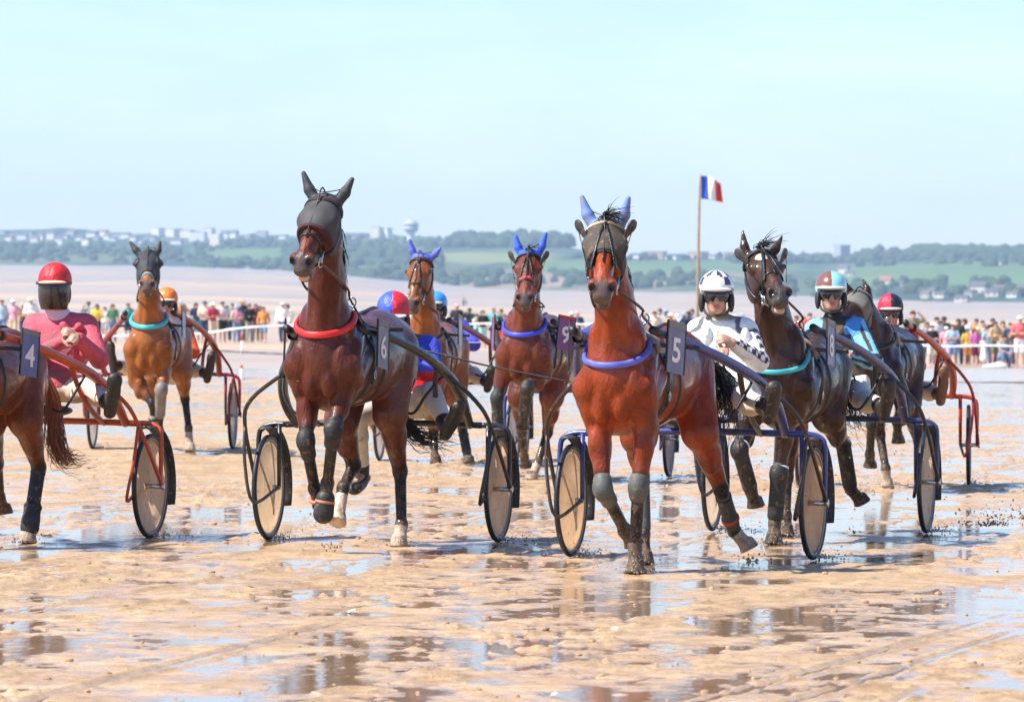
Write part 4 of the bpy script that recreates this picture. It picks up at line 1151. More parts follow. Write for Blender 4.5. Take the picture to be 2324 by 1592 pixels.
def sulky(fr, key, label, paint_c, strut_c, disc_c=(.42, .31, .20), plate=None, digit=None, w=.78, mud=.3, guard=True, brace=.62, plates='LR', sh=0., pan=20., hf=None, py=1.76):
    o = empty('sulky', fr.O, fr.rotz); tag(o, label, 'sulky', 'racing sulkies drawn by the trotters')
    pm = surf('sulky_paint_' + key, paint_c, .32, var=.2, mud=mud * .6, spec=.6); sm = surf('sulky_strut_' + key, strut_c, .42, .0, var=.25, mud=mud)
    rub = surf('tyre_rubber', (.016, .018, .022), .45, mud=.22); guardm = surf('mudguard_plastic', (.035, .032, .030), .5, mud=.45)
    steel = surf('bit_steel', (.55, .54, .52), .25, 1.); blk = surf('black_grip', (.015, .015, .016), .5, mud=.2)
    dm = disc_material('wheel_disc_' + key, disc_c)
    rad = .365
    tx = 0.                                   # the shafts close in on the horse's own line
    if hf is not None:
        wp = hf.O + hf.f * 1.75; tx = float(np.dot(wp - fr.O, fr.r))
    bend = lambda x, y: x + tx * float(sstep(.1, 1.5, np.array(y)))
    for e in (-1, 1):
        c = np.array([e * w, 0, rad])
        d = MB(); ri = rad - .038
        prof = [(.0001, .030 * -e), (.03, .030 * -e), (.05, .026 * -e), (ri * .35, .020 * -e), (ri * .65, .012 * -e), (ri * .92, .003 * -e), (ri * .945, -.003 * -e), (ri * .965, .003 * -e), (ri, .0)]
        d.lathe(prof, c, (1, 0, 0), 48)
        wh = d.build('wheel', dm, o)
        t = MB(); t.tube([c + [0, (rad - .018) * math.cos(a), (rad - .018) * math.sin(a)] for a in np.linspace(0, 2 * PI, 49)], .018, 10, False); t.build('tyre', rub, wh)
        r_ = MB(); r_.tube([c + [0, (ri + .004) * math.cos(a), (ri + .004) * math.sin(a)] for a in np.linspace(0, 2 * PI, 49)], .011, 8, False); r_.build('rim', surf('wheel_rim', (.30, .25, .20), .35, .3, mud=.3), wh)
        hb = MB(); hb.tube([c + [-.085, 0, 0], c + [.085, 0, 0]], .017, 10); hb.tube([c + [e * .085, 0, 0], c + [e * .10, 0, 0]], .026, 8); hb.build('hub', steel, wh)
        xo, xi = e * (w + .075), e * (w - .075)
        f = MB(); f.tube([(e * (w - .12), -.01, .80), (e * (w - .03), -.02, .80), (e * (w + .045), -.02, .775), (xo, -.01, .70), (xo, .0, rad)], [.020, .020, .019, .017, .014], 10, smooth=5); f.build('wheel_fork', pm, o)
        f = MB(); f.tube([(xi, -.01, .80), (xi, 0, .6), (xi, 0, rad)], [.017, .016, .014], 8); f.build('wheel_fork', pm, o)
        if guard:
            g = MB(); arc_sheet(g, c, .425, math.radians(75), math.radians(200), -.05, .05); g.build('mudguard', guardm, o)
        # shaft and its brace
        pts = [(e * .615, -.01, .80), (e * .63, .16, .90), (e * .625, .34, 1.02), (e * .575, .62, 1.155), (e * .47, 1.05, 1.285), (e * .36, 1.45, 1.385), (e * .275, 1.78, 1.445), (e * .25, 1.96, 1.465)]
        pts = [(bend(x, y), y, z + sh * min(1, y / .6)) for x, y, z in pts]; T_ = lambda y: np.array(pts[0]) if y < 0 else np.array([np.interp(y, [p_[1] for p_ in pts], [p_[i_] for p_ in pts]) for i_ in range(3)])
        s_ = MB(); s_.tube(pts, [.030, .033, .036, .036, .032, .027, .024, .022], 12, smooth=6); shf = s_.build('shaft', pm, o)
        tip = MB(); tip.tube([T_(1.88), T_(1.95) + [0, .05, .010]], .027, 12); tip.build('shaft_end', blk, shf)
        tg = MB(); tg.lathe([(.028, -.03), (.035, -.025), (.035, .025), (.028, .03)], T_(1.66), (0, 1, .15), 14); tg.build('shaft_tug', blk, shf)
        q = T_(.85)
        br = MB(); br.tube([q - [e * .0, 0, .02], (bend(e * .49, brace), brace, 1.06 + sh * .6), (e * .47, .30, .90), (e * .46, .0, .80)], .019, 8, smooth=5); br.build('shaft_brace', sm, o)
        # wheel guard rods in front of the wheel
        J = np.array([e * (w + .05), .40, .80])
        rd = MB(); rd.tube([(xo + e * .012, .0, rad), J, (e * (w - .03), .52, .98), T_(.66)], [.014, .014, .015, .015], 8, smooth=4); rd.tube([J, (e * (w + .035), .455, .55), (e * (w - .02), .44, .28), (xi, .0, rad)], .012, 8, smooth=5)
        rd.build('wheel_guard', sm, o)
        ft = MB(); ft.tube([T_(.66), (e * .50, .72, 1.02), (e * .42, .74, .90), (e * .34, .72, .91)], .010, 8, smooth=4); ft.build('foot_rest', blk, o)
        if plates and ('L' if e < 0 else 'R') in plates and plate is not None:
            an = math.radians(pan if e < 0 else 16.); nrm = np.array([e * math.cos(an), math.sin(an), .04]); nrm /= np.linalg.norm(nrm)
            u_ = np.cross([0, 0, 1.], nrm); u_ /= np.linalg.norm(u_); v_ = np.cross(nrm, u_); ro = math.radians(9) * (1 if e < 0 else -1); u_, v_ = u_ * math.cos(ro) - v_ * math.sin(ro), v_ * math.cos(ro) + u_ * math.sin(ro)
            cc = T_(py) + np.array([e * .055, 0, -.075])
            hw, hh = .094, .158
            pb = MB(); Rm = np.stack([u_, v_, nrm], 1); pb.box(cc, (hw * 2, hh * 2, .006), Rm); pl = pb.build('number_plate', surf('plate_' + key, plate, .35, var=.25, mud=.12), o, False)
            eb = MB(); eb.box(cc + v_ * (hh - .02) + nrm * .0045, (hw * 2 - .004, .04, .003), Rm); eb.build('plate_header', surf('plate_head_' + key, (.42, .03, .05) if key == 'nine' else (.22, .19, .17), .5, mud=.3), pl, False)
            pe = MB(); pe.box(cc - u_ * (hw + .004), (.010, hh * 2, .012), Rm); pe.box(cc + u_ * (hw + .004), (.010, hh * 2, .012), Rm); pe.build('plate_edge', blk, pl, False)
            if digit and e < 0:
                me = text_mesh(digit, .21, .004)
                M = Matrix((( *[float(x) for x in (u_[0], v_[0], nrm[0])],), ( *[float(x) for x in (u_[1], v_[1], nrm[1])],), ( *[float(x) for x in (u_[2], v_[2], nrm[2])],))).to_4x4()
                M.translation = Vector(cc - v_ * .025 + nrm * .006)
                me.transform(M); link('plate_number', me, surf('plate_white', (.78, .76, .74), .5, var=.08, mud=.05), pl)
    b = MB(); b.tube([(-.70, -.01, .80), (-.35, -.012, .812), (0, -.015, .815), (.35, -.012, .812), (.70, -.01, .80)], .022, 12, smooth=4); b.build('axle', pm, o)
    S = Solid(); S.ell((0, -.06, .885), (.20, .17, .045)); S.build('seat', .012, blk, o)
    for x in (-.10, .10): MB().tube([(x, -.01, .81), (x, -.06, .87)], .014, 8).build('seat_post', sm, o)
    return o
# ================================================================== drivers
def hand_solid(S, W, d, nrm, side, k=.006, sc=1.):
    d, nrm = _n(d), np.array(nrm, float); nrm = _n(nrm - d * np.dot(nrm, d)); c = np.cross(d, nrm) * side
    R = np.array([c, d, nrm])
    S.ell(W + d * .045 * sc, (.040 * sc, .056 * sc, .018 * sc), R, .012)
    for i, (o, ln) in enumerate(((-.030, .85), (-.010, 1.), (.010, .96), (.029, .76))):
        k0 = W + d * (.088 - abs(i - 1.4) * .004) * sc + c * o * sc
        p1 = k0 + (d * .55 + nrm * .75) * .034 * ln * sc; p2 = p1 + (nrm * .55 - d * .75) * .026 * ln * sc; p3 = p2 - (d * .8 + nrm * .3) * .018 * ln * sc
        S.cone(k0, p1, .0095 * sc, .0088 * sc, k); S.cone(p1, p2, .0088 * sc, .008 * sc, k); S.cone(p2, p3, .008 * sc, .007 * sc, k)
    t0 = W + d * .030 * sc - c * .034 * sc; t1 = t0 + (d * .55 - c * .35 + nrm * .55) * .036 * sc; t2 = t1 + (d * .55 + c * .25 + nrm * .5) * .028 * sc
    S.cone(t0, t1, .013 * sc, .0105 * sc, k); S.cone(t1, t2, .0105 * sc, .008 * sc, k)
def face_solid(S, C, R, k=.02):
    """head about its centre; R rows: right, forward, up"""
    L = lambda x, y, z: C + x * R[0] + y * R[1] + z * R[2]
    S.ell(L(0, -.012, .040), (.074, .094, .088), R, .02)
    S.ell(L(0, .022, -.035), (.062, .070, .085), R, .03)
    S.ell(L(0, .062, -.092), (.030, .026, .022), R, .025)
    S.ell(L(0, .072, .022), (.050, .020, .014), R, .015)
    S.cone(L(0, .088, .008), L(0, .110, -.028), .009, .014, .012)
    for e in (-1, 1):
        S.ell(L(e * .034, .074, -.022), (.022, .016, .018), R, .018)
        S.ell(L(e * .010, .103, -.032), (.009, .009, .008), R, .008)
        S.ell(L(e * .032, .088, .004), (.016, .010, .010), R, .008, sub=True)
        S.ell(L(e * .074, -.008, .0), (.010, .020, .032), R, .008)
    S.ell(L(0, .086, -.060), (.024, .010, .008), R, .008)
    S.ell(L(0, .086, -.073), (.020, .010, .008), R, .008)
    S.ell(L(0, .098, -.0665), (.022, .008, .0035), R, .004, sub=True)
    return L
SKIN = (.52, .27, .18)
def skin_mat():
    if 'skin' in MATS: return MATS['skin']
    n = N('skin'); f = n.noise(18, 4); a = n.new('Attribute', attribute_name='col')
    c = n.ramp(f, [(.3, (.46, .22, .14)), (.7, (.60, .33, .23))])
    c = n.mix(n.math('MULTIPLY', a.outputs['Fac'], 1.), c, (.42, .13, .11))
    n.set(n.b, Base_Color=c, Roughness=.48, Subsurface_Weight=.0); n.bump(n.noise(160, 3), .15, .003)
    MATS['skin'] = n.m; return n.m
def driver(fr, key, label, J, head_yaw=0., head_tilt=0., jacket=None, breeches=(.72, .66, .55), bmud=.2, helmet=None, visor_c=(.75, .70, .62), gog=(.02, .02, .02), h=.010, boots_c=(.03, .026, .022), shield=None, collar_c=(.15, .12, .08), logo=None, shell_rough=.25, cap=False):
    D = dict(hipR=('L', .10, .0, .95), hipL=('L', -.10, .0, .95), knR=('L', .30, .42, 1.0), knL=('L', -.30, .42, 1.0), anR=('L', .42, .72, .92), anL=('L', -.42, .72, .92),
             toR=('L', .44, .80, 1.08), toL=('L', -.44, .80, 1.08), shR=('L', .20, -.10, 1.42), shL=('L', -.20, -.10, 1.42), elR=('L', .33, .06, 1.17), elL=('L', -.33, .06, 1.17),
             haR=('L', .09, .34, 1.20), haL=('L', -.09, .34, 1.20), head=('L', 0, -.02, 1.66))
    D.update(J); D = {k_: fr.loc(*v) for k_, v in D.items()}
    ch = (D['shR'] + D['shL']) / 2; pel = (D['hipR'] + D['hipL']) / 2; hd = D['head']
    cy, sy = math.cos(head_yaw), math.sin(head_yaw); ct, st_ = math.cos(head_tilt), math.sin(head_tilt)
    fw = np.array([-sy * ct, cy * ct, -st_]); rt = np.array([cy, sy, 0]); HR = np.array([rt, fw, np.cross(rt, fw)])
    B = Solid()
    mid = pel * .45 + ch * .55 + np.array([0, -.02, -.02])
    def trunk(S, g):
        S.ell(pel + [0, 0, .03], (.16 + g, .12 + g, .13 + g), k=.05); S.ell(mid, (.145 + g, .105 + g, .16 + g), k=.06)
        ax = _n(D['shR'] - D['shL']); S.ell(ch - [0, .0, .09], (.175 + g, .115 + g, .17 + g), k=.06)
        S.cone(D['shR'] - ax * .03, D['shL'] + ax * .03, .07 + g, .07 + g, .05)
    def arms(S, g, end=0.):
        for s_ in 'RL':
            a, e_, w_ = D['sh' + s_], D['el' + s_], D['ha' + s_]
            S.cone(a, e_, .062 + g, .046 + g, .03); S.cone(e_, w_ + _n(e_ - w_) * end, .046 + g, .031 + g * .8, .02)
    def legs(S, g, end=0.):
        for s_ in 'RL':
            a, k_, n_ = D['hip' + s_], D['kn' + s_], D['an' + s_]
            S.cone(a, k_, .092 + g, .062 + g, .04); S.cone(k_, n_ + _n(k_ - n_) * end, .060 + g, .042 + g, .02)
            S.ell(k_ * .72 + n_ * .28 + [0, 0, -.018], .056 + g, k=.03)
    trunk(B, 0); arms(B, 0); legs(B, 0)
    for s_ in 'RL': B.cone(D['an' + s_], D['an' + s_] * .4 + D['to' + s_] * .6, .032, .022, .02)
    B.cone(ch + [0, .0, .02], hd - HR[2] * .07 - HR[1] * .02, .062, .056, .03)
    L = face_solid(B, hd, HR)
    for s_, e in (('R', 1), ('L', -1)):
        d = _n(D['ha' + s_] - D['el' + s_]); hand_solid(B, D['ha' + s_], d + np.array([-e * .35, .1, .0]), (-e * .9, .0, -.35), e, sc=1.08)
    V, F = B.vf(h); me = mesh('person', V, F)
    lip = np.maximum(sstep(.030, .016, np.linalg.norm((V - L(0, .088, -.066)) * np.array([.8, 1, 1.6]), axis=1)), 0) * .75
    paint_attr(me, np.stack([lip] * 3, 1))
    o = link('person', me, skin_mat()); fr.place(o); tag(o, label, 'person', 'sulky drivers in racing colours')
    # jacket
    S = Solid(); trunk(S, .022); arms(S, .019, .03)
    S.cone(ch + [0, .01, .0], ch * .45 + hd * .55 - HR[2] * .05, .075, .070, .025)
    rng = random.Random(key)
    for s_ in 'RL':                                             # loose folds of the sleeves
        a, e_, w_ = D['sh' + s_], D['el' + s_], D['ha' + s_]
        for i in range(7):
            t = rng.uniform(.25, .95); p = (a + (e_ - a) * t) if i < 4 else (e_ + (w_ - e_) * t * .75)
            q = np.array([rng.gauss(0, 1) for _ in range(3)]); S.ell(p + _n(q) * .034 + [0, 0, -.01], (rng.uniform(.025, .045),) * 3, k=.018)
    for i in range(12):
        p = mid + np.array([rng.uniform(-.16, .16), .10, rng.uniform(-.16, .22)]); S.ell(p, (.03, .035, rng.uniform(.03, .07)), k=.02)
    jo = S.build('jacket', h * 1.05, attr_cloth('silks_' + key, .7, mud=.06, bump=.45), o, clip=lambda p: (pel[2] - .06) - p[..., 2])
    jm = jo.data; Vj = coords(jm)
    nl = np.empty(len(jm.loops), np.int32); jm.loops.foreach_get('vertex_index', nl)
    info = dict(D=D, ch=ch, pel=pel, hd=hd, V=Vj)
    info['darm'] = {s_: np.minimum(seg_dist(Vj, D['sh' + s_], D['el' + s_]), seg_dist(Vj, D['el' + s_], D['ha' + s_])) for s_ in 'RL'}
    colr = jacket(info) if callable(jacket) else np.tile(np.array(jacket), (len(Vj), 1))
    nv = sstep(ch[2] + .055, ch[2] + .085, Vj[:, 2]) * sstep(.14, .10, np.linalg.norm(Vj[:, :2] - ch[:2], axis=1))
    if collar_c is not None: colr = colr * (1 - nv[:, None]) + np.array(collar_c) * nv[:, None]
    paint_attr(jm, np.clip(colr, 0, 1))
    # breeches and boots
    S = Solid(); S.ell(pel + [0, 0, .0], (.18, .14, .10), k=.05); legs(S, .014, .06)
    for s_ in 'RL':
        a, k_ = D['hip' + s_], D['kn' + s_]
        for i in range(5):
            p = a + (k_ - a) * rng.uniform(.2, 1) + np.array([rng.gauss(0, .04), 0, rng.gauss(0, .04)]); S.ell(p, rng.uniform(.03, .05), k=.02)
    S.build('breeches', h * 1.15, surf('breeches_%s' % key, breeches, .7, var=.1, mud=bmud, bump=.35, bscale=18), o)
    bm = surf('driver_boot_%s' % key, boots_c, .5, var=.3, mud=.4)
    for s_ in 'RL':
        k_, a, t = D['kn' + s_], D['an' + s_], D['to' + s_]; S = Solid(); ax = _n(t - a); sol = _n(a - k_); sol = _n(sol - ax * np.dot(sol, ax)); cr = np.cross(ax, sol); R = np.array([cr, ax, sol])
        S.cone(a + (k_ - a) * .16, a, .058, .050, .02); heel = a - ax * .045 + sol * .045; tip = t + sol * .03
        S.cone(heel, tip, .046, .046, .02, (sol, .75)); S.ell((heel + tip) / 2 + sol * .02, (.050, .145, .022), R, .01)
        S.ell(tip - ax * .02, (.052, .055, .035), R, .02)
        S.build('boot', h * 1.1, bm, o)
    # helmet
    S = Solid()
    S.ell(L(0, -.016, .052), (.113, .137, .117), HR)
    if cap: S.ell(L(0, -.02, .075), (.108, .13, .11), HR, .03)
    hl = lambda p: np.stack([(p - hd.astype(np.float32)) @ HR[i].astype(np.float32) for i in range(3)], -1)
    def cut(p):
        q = hl(p); y = q[..., 1]
        zc = -.075 + .115 * np.clip((y + .03) / .075, 0, 1) ** 1.5
        return zc - q[..., 2]
    V, F = S.vf(.006, clip=cut); hm = mesh('helmet', V, F); q = hl(V.astype(np.float32))
    paint_attr(hm, np.clip(helmet(q), 0, 1))
    ho = link('helmet', hm, attr_cloth('helmet_shell_' + key, shell_rough, mud=.05, bump=.0 if not cap else .6, spec=.6, coat=.0 if cap else .4), o)
    VS = Solid().ell(L(0, .105, .046), (.100, .060, .014), HR)
    VS.build('visor', .006, surf('visor_' + key, visor_c, .4, mud=.1), ho, clip=lambda p: .07 - hl(p)[..., 1])
    pad = surf('helmet_pad', (.03, .028, .026), .7, mud=.25)
    for e in (-1, 1):
        Solid().ell(L(e * .094, -.002, -.035), (.022, .052, .070), HR).build('ear_guard', .007, pad, ho)
    stp = MB(); stp.tube([L(.088, .02, -.07), L(.06, .05, -.112), L(0, .065, -.125), L(-.06, .05, -.112), L(-.088, .02, -.07)], .009, 6, smooth=4); stp.build('chin_strap', surf('chin_strap', (.10, .075, .045), .8, mud=.3), ho)
    if shield is not None:
        W = Solid().ell(L(0, .0, -.02), (.118, .135, .22), HR)
        W.build('face_shield', .006, surf('face_shield', shield, .10, var=.12, mud=.0, spec=.6, scale=3), ho, clip=lambda p: np.maximum(np.maximum(.035 - hl(p)[..., 1], hl(p)[..., 2] - .045), -.145 - hl(p)[..., 2]))
        b_ = MB(); b_.tube([L(x, .137 * math.sqrt(max(0, 1 - (x / .121) ** 2)), .040) for x in np.linspace(-.118, .118, 13)], .012, 8); b_.build('shield_rim', surf('shield_rim', (.04, .03, .022), .5, mud=.4), ho)
        Solid().cone(hd - HR[2] * .12 + HR[1] * .01, ch + [0, .03, .07], .075, .085, .02, None).build('scarf', .009, surf('scarf', (.72, .66, .72), .8, bump=.5, bscale=12), o)
    elif gog is not None:
        W = Solid().ell(L(0, .030, .004), (.084, .078, .076), HR)
        def gc(p):
            q = hl(p); nose = np.maximum(.022 - np.abs(q[..., 0]), 0) * 1.3
            return np.maximum(np.maximum(.030 - q[..., 1], q[..., 2] - .036), (-.040 + nose) - q[..., 2])
        W.build('goggles', .005, surf('goggles', gog, .10, var=.5, mud=.12, spec=.8), o, clip=gc)
        b_ = MB(); b_.tube([L(.084, .02, .008), L(.100, -.03, .012)], .010, 6); b_.tube([L(-.084, .02, .008), L(-.100, -.03, .012)], .010, 6); b_.build('goggle_strap', pad, o)
    if logo:                                                     # stitched name on the chest
        txt, pos, size, colr_ = logo
        me = text_mesh(txt, size, .0015, .0004)
        p = fr.loc(*pos); n_ = _n(np.array([-.15, 1., .15])); u_ = _n(np.cross([0, 0, 1.], -n_)) * -1
        hp = S_hit_mesh(jo, p, n_); u_ = _n(np.cross(np.array([0, 0, 1.]), n_)); v_ = np.cross(n_, u_)
        M = Matrix([[u_[0], v_[0], n_[0]], [u_[1], v_[1], n_[1]], [u_[2], v_[2], n_[2]]]).to_4x4(); M.translation = Vector(hp + n_ * .012); me.transform(M)
        link('chest_lettering', me, surf('lettering', colr_, .6), jo)
    return dict(o=o, D=D, L=L, HR=HR, ho=ho, jo=jo)
def S_hit_mesh(o, p, n):
    ok, l, nn, i = o.ray_cast(Vector(p + n * .5), Vector(-n))
    return np.array(l) if ok else np.array(p)
def cart_frame(ul, ur, D, th, z=0.): return Frame((ul + ur) / 2, D, th, z)
C5 = cart_frame(1290, 1848, 33.9, 16); C6 = cart_frame(600, 1138, 36.4, 14); C8 = cart_frame(1612, 2105, 37.8, 13)
C9 = cart_frame(1165, 1515, 50.0, 9); CM = cart_frame(858, 1192, 55.0, 7); CO = cart_frame(207, 530, 57.0, 3.5, .07)
CF = cart_frame(1815, 2195, 47.6, 6); C4 = cart_frame(-155, 345, 37.0, 15)
DKB = (.030, .045, .20)
sulky(C5, 'five', 'dark blue sulky with beige disc wheels behind the horse numbered 5', DKB, (.055, .030, .020), (.66, .43, .24), (.16, .15, .24), '5', w=.80, pan=19, hf=F5)
sulky(C6, 'six', 'black sulky with beige disc wheels behind the horse numbered 6', (.018, .019, .020), (.045, .036, .030), (.66, .48, .30), (.20, .16, .19), '6', w=.82, pan=6, hf=F6)
sulky(C8, 'eight', 'dark blue-grey sulky with muddy disc wheels behind the horse numbered 8', (.035, .042, .13), (.028, .030, .045), (.66, .52, .36), (.13, .12, .26), '8', w=.775, pan=6, hf=F8)
sulky(C9, 'nine', 'blue sulky mostly hidden behind horses 9 and 5, its wheel mauve-grey', (.035, .05, .25), (.10, .06, .09), (.34, .29, .30), (.20, .06, .22), '9', w=.745, pan=42, hf=F9)
sulky(CM, 'maroon', 'maroon sulky of the blue-jacketed driver, between horses 6 and 9', (.16, .012, .025), (.14, .06, .045), (.40, .33, .30), (.40, .38, .42), None, w=.76, plates='L', pan=4, hf=FM)
sulky(CO, 'orange', 'red sulky of the orange-capped driver at left, thin dark wheels', (.33, .022, .025), (.24, .02, .02), (.38, .33, .30), (.34, .34, .42), None, w=.76, plates='L', guard=False, pan=4, hf=FO)
sulky(CF, 'far', 'orange-red sulky of the red and black capped driver, seen edge-on at right', (.44, .045, .022), (.36, .03, .025), (.36, .30, .26), None, None, w=.765, guard=False, pan=8, hf=FF)
sulky(C4, 'four', 'bright orange sulky at the left edge carrying the number 4', (.52, .085, .018), (.46, .065, .018), (.66, .48, .31), (.13, .13, .28), '4', w=.80, pan=16, hf=F4, py=1.42)
half = lambda a, b: (lambda q: np.where((q[:, 0] > 0)[:, None], np.array(a), np.array(b)))
def rimmed(base, z0, c):
    def f(q):
        out = base(q); m = (q[:, 2] < z0 + .02) & (q[:, 1] > .0); out[m] = c; return out
    return f
def hel5(q):
    a = np.floor((np.arctan2(q[:, 0], q[:, 1]) + 9) / .5); b = np.floor((q[:, 2] - .07) / .055)
    out = np.where(((((a + b) % 2) == 0) & (q[:, 2] > .075) & ((q[:, 0] < -.02) | (q[:, 0] > .05) | (q[:, 2] > .135)))[:, None], (.05, .055, .09), (.80, .80, .80))
    out[(q[:, 2] < .055) & ((q[:, 0] < -.03) | (q[:, 1] < .03))] = (.035, .045, .10); return out
def hel8(q):
    out = np.where((q[:, 0] > 0.0)[:, None], np.array((.22, .085, .055)), np.array((.30, .66, .76)))
    out[(q[:, 2] < .062)] = (.38, .62, .68); return out
def sleeve(i, s_):
    """along, around and outwardness of each point on an arm"""
    V, D = i['V'], i['D']; e = 1 if s_ == 'R' else -1; best = None
    for k_, (a, b) in enumerate(((D['sh' + s_], D['el' + s_]), (D['el' + s_], D['ha' + s_]))):
        ba = b - a; L2 = float(np.linalg.norm(ba)); t = np.clip(((V - a) @ ba) / (L2 * L2), 0, 1); v = V - a - t[:, None] * ba; d = np.linalg.norm(v, axis=1) + 1e-6
        ax = ba / L2; out = np.array([e * 1., .25, .25]) if k_ == 0 else np.array([e * .9, .5, .5]); out = _n(out - ax * np.dot(out, ax)); sd = np.cross(ax, out)
        r = (d, t * L2 + (0 if k_ == 0 else .30), (v @ out) / d, (v @ sd) / d)
        best = r if best is None else tuple(np.where(r[0] < best[0], x, y) for x, y in zip(r, best))
    return best
def jk5(i):
    V = i['V']; c = np.tile(np.array((.88, .85, .78)), (len(V), 1)); D = i['D']
    for s_ in 'RL':
        d, t, o_, sd = sleeve(i, s_); near = (d < .10) & (t > .05)
        chk = (np.floor(t / .036) + (sd > 0)) % 2 == 0
        c[near & (o_ > .86) & chk] = (.035, .035, .05)
        c[near & (o_ <= .86) & (o_ > .80)] = (.10, .10, .13)
        sh = np.abs(np.linalg.norm(V - D['sh' + s_], axis=1) - .105) < .007
        c[sh & (V[:, 2] > D['sh' + s_][2] - .05)] = (.14, .14, .16)
    c[(np.abs(V[:, 0] - i['ch'][0]) < .008) & (V[:, 1] > 0)] = (.45, .42, .38)
    return c
def jk4(i):
    V = i['V']; c = np.tile(np.array((.62, .10, .13)), (len(V), 1)); n_ = fbm(V[:, 0] * 14, V[:, 2] * 14, 3)
    m = sstep(.16, .07, np.abs(V[:, 0] - i['ch'][0] + .01)) * sstep(i['ch'][2] + .0, i['ch'][2] - .10, V[:, 2]) * sstep(.36, .58, n_) * (V[:, 1] > -.05)
    return c * (1 - m[:, None] * .75) + np.array((.20, .12, .12)) * m[:, None] * .75
def jk8(i):
    V = i['V']; D = i['D']; c = np.tile(np.array((.085, .060, .036)), (len(V), 1)); lb = np.array((.22, .52, .74)); bl = np.array((.10, .32, .66))
    for s_ in 'RL':
        e = 1 if s_ == 'R' else -1
        d, t, o_, sd = sleeve(i, s_); arm = (d < .11) & ((V[:, 0] - D['sh' + s_][0]) * e > -.03)
        c[arm] = lb; c[arm & (o_ > .25) & (o_ < .62)] = (.060, .045, .030); c[arm & (o_ > .93)] = (.060, .045, .030)
        yk = (V[:, 2] > D['sh' + s_][2] - .03 - .0) & ((V[:, 0] - i['ch'][0]) * e > .085) & ((V[:, 0] - D['sh' + s_][0]) * e < .03)
        c[yk] = lb if s_ == 'R' else bl
    return c
def jk6(i):
    V = i['V']; c = np.tile(np.array((.055, .075, .50)), (len(V), 1)); c[(V[:, 0] < -.10) & (V[:, 2] < i['pel'][2] + .22)] = (.70, .02, .03); return c
DR = {}
DR['five'] = driver(C5, 'five', 'person in white silks with black checks and chequered helmet driving the sulky of number 5', dict(
    head=(1626, 672, -.05), shR=(1585, 752, -.12), shL=(1693, 752, -.12), elR=(1578, 815, .05), elL=(1722, 820, .04), haR=(1622, 802, .33), haL=(1664, 778, .28), hipR=(1625, 890, 0), hipL=(1690, 890, 0),
    knL=(1690, 908, .42), anL=(1742, 925, .70), toL=(1752, 873, .78), knR=(1560, 910, .42), anR=(1500, 930, .70), toR=(1490, 880, .78)), head_yaw=.24, head_tilt=.03, jacket=jk5, helmet=hel5, bmud=.25, h=.0085, collar_c=(.30, .26, .19))
DR['eight'] = driver(C8, 'eight', 'person in brown and light blue silks with halved helmet driving the sulky of number 8', dict(
    head=(1886, 668, -.05), shR=(1848, 752, -.12), shL=(1948, 748, -.12), elR=(1846, 815, .05), elL=(1983, 818, .04), haR=(1900, 812, .34), haL=(1928, 806, .30), hipR=(1880, 880, 0), hipL=(1942, 880, 0),
    knL=(1956, 905, .42), anL=(2003, 922, .70), toL=(2014, 866, .78)), head_yaw=.22, jacket=jk8, helmet=hel8, bmud=.05, h=.0085, collar_c=(.03, .03, .032), logo=('J.C Be', ('L', -.085, .1, 1.24), .042, (.55, .66, .75)))
DR['four'] = driver(C4, 'four', 'person in rosy red jacket and red hood with dark face shield, driving number 4', dict(
    head=(124, 655, -.05), shR=(78, 740, -.12), shL=(197, 740, -.12), elR=(68, 815, .05), elL=(226, 815, .05), haR=(148, 772, .36), haL=(174, 764, .32), hipR=(110, 880, 0), hipL=(175, 880, 0),
    knL=(212, 885, .42), anL=(248, 915, .70), toL=(258, 855, .78)), head_yaw=.20, head_tilt=.02, jacket=jk4, helmet=lambda q: np.tile(np.array((.66, .015, .02)), (len(q), 1)), shield=(.045, .026, .018), visor_c=(.78, .66, .45), h=.0085, collar_c=None, shell_rough=.5, cap=True, bmud=.1, breeches=(.68, .52, .42))
DR['six'] = driver(C6, 'six', 'person in blue and red silks crouching behind horse number 6, one leg hanging down', dict(
    head=(893, 722, .0), shR=(885, 795, -.10), shL=(975, 790, -.10), elR=(860, 850, .08), elL=(985, 855, .06), haR=(880, 830, .35), haL=(930, 830, .35), hipR=(890, 915, 0), hipL=(955, 915, 0),
    knR=(808, 948, .42), anR=(822, 1075, .22), toR=(803, 1100, .42), knL=(978, 892, .42), anL=(1012, 965, .62), toL=(1038, 915, .74)), head_yaw=.2, head_tilt=.25, jacket=jk6, helmet=half((.045, .10, .62), (.70, .02, .03)), gog=(.05, .07, .10), bmud=.38, h=.0105, cap=True, shell_rough=.5)
DR['maroon'] = driver(CM, 'maroon', 'person in blue jacket and sky blue helmet just behind the light bay horse', dict(
    head=(990, 697, -.05), shR=(966, 752, -.12), shL=(1048, 742, -.12), elR=(955, 805, .05), elL=(1076, 782, .05), haR=(990, 790, .35), haL=(1020, 790, .35), hipR=(1000, 850, 0), hipL=(1045, 850, 0), knL=(1075, 848, .42), anL=(1105, 868, .68), toL=(1114, 835, .76)),
    head_yaw=-.15, jacket=(.07, .07, .50), helmet=lambda q: np.tile(np.array((.06, .32, .72)), (len(q), 1)), h=.014, visor_c=(.8, .74, .6))
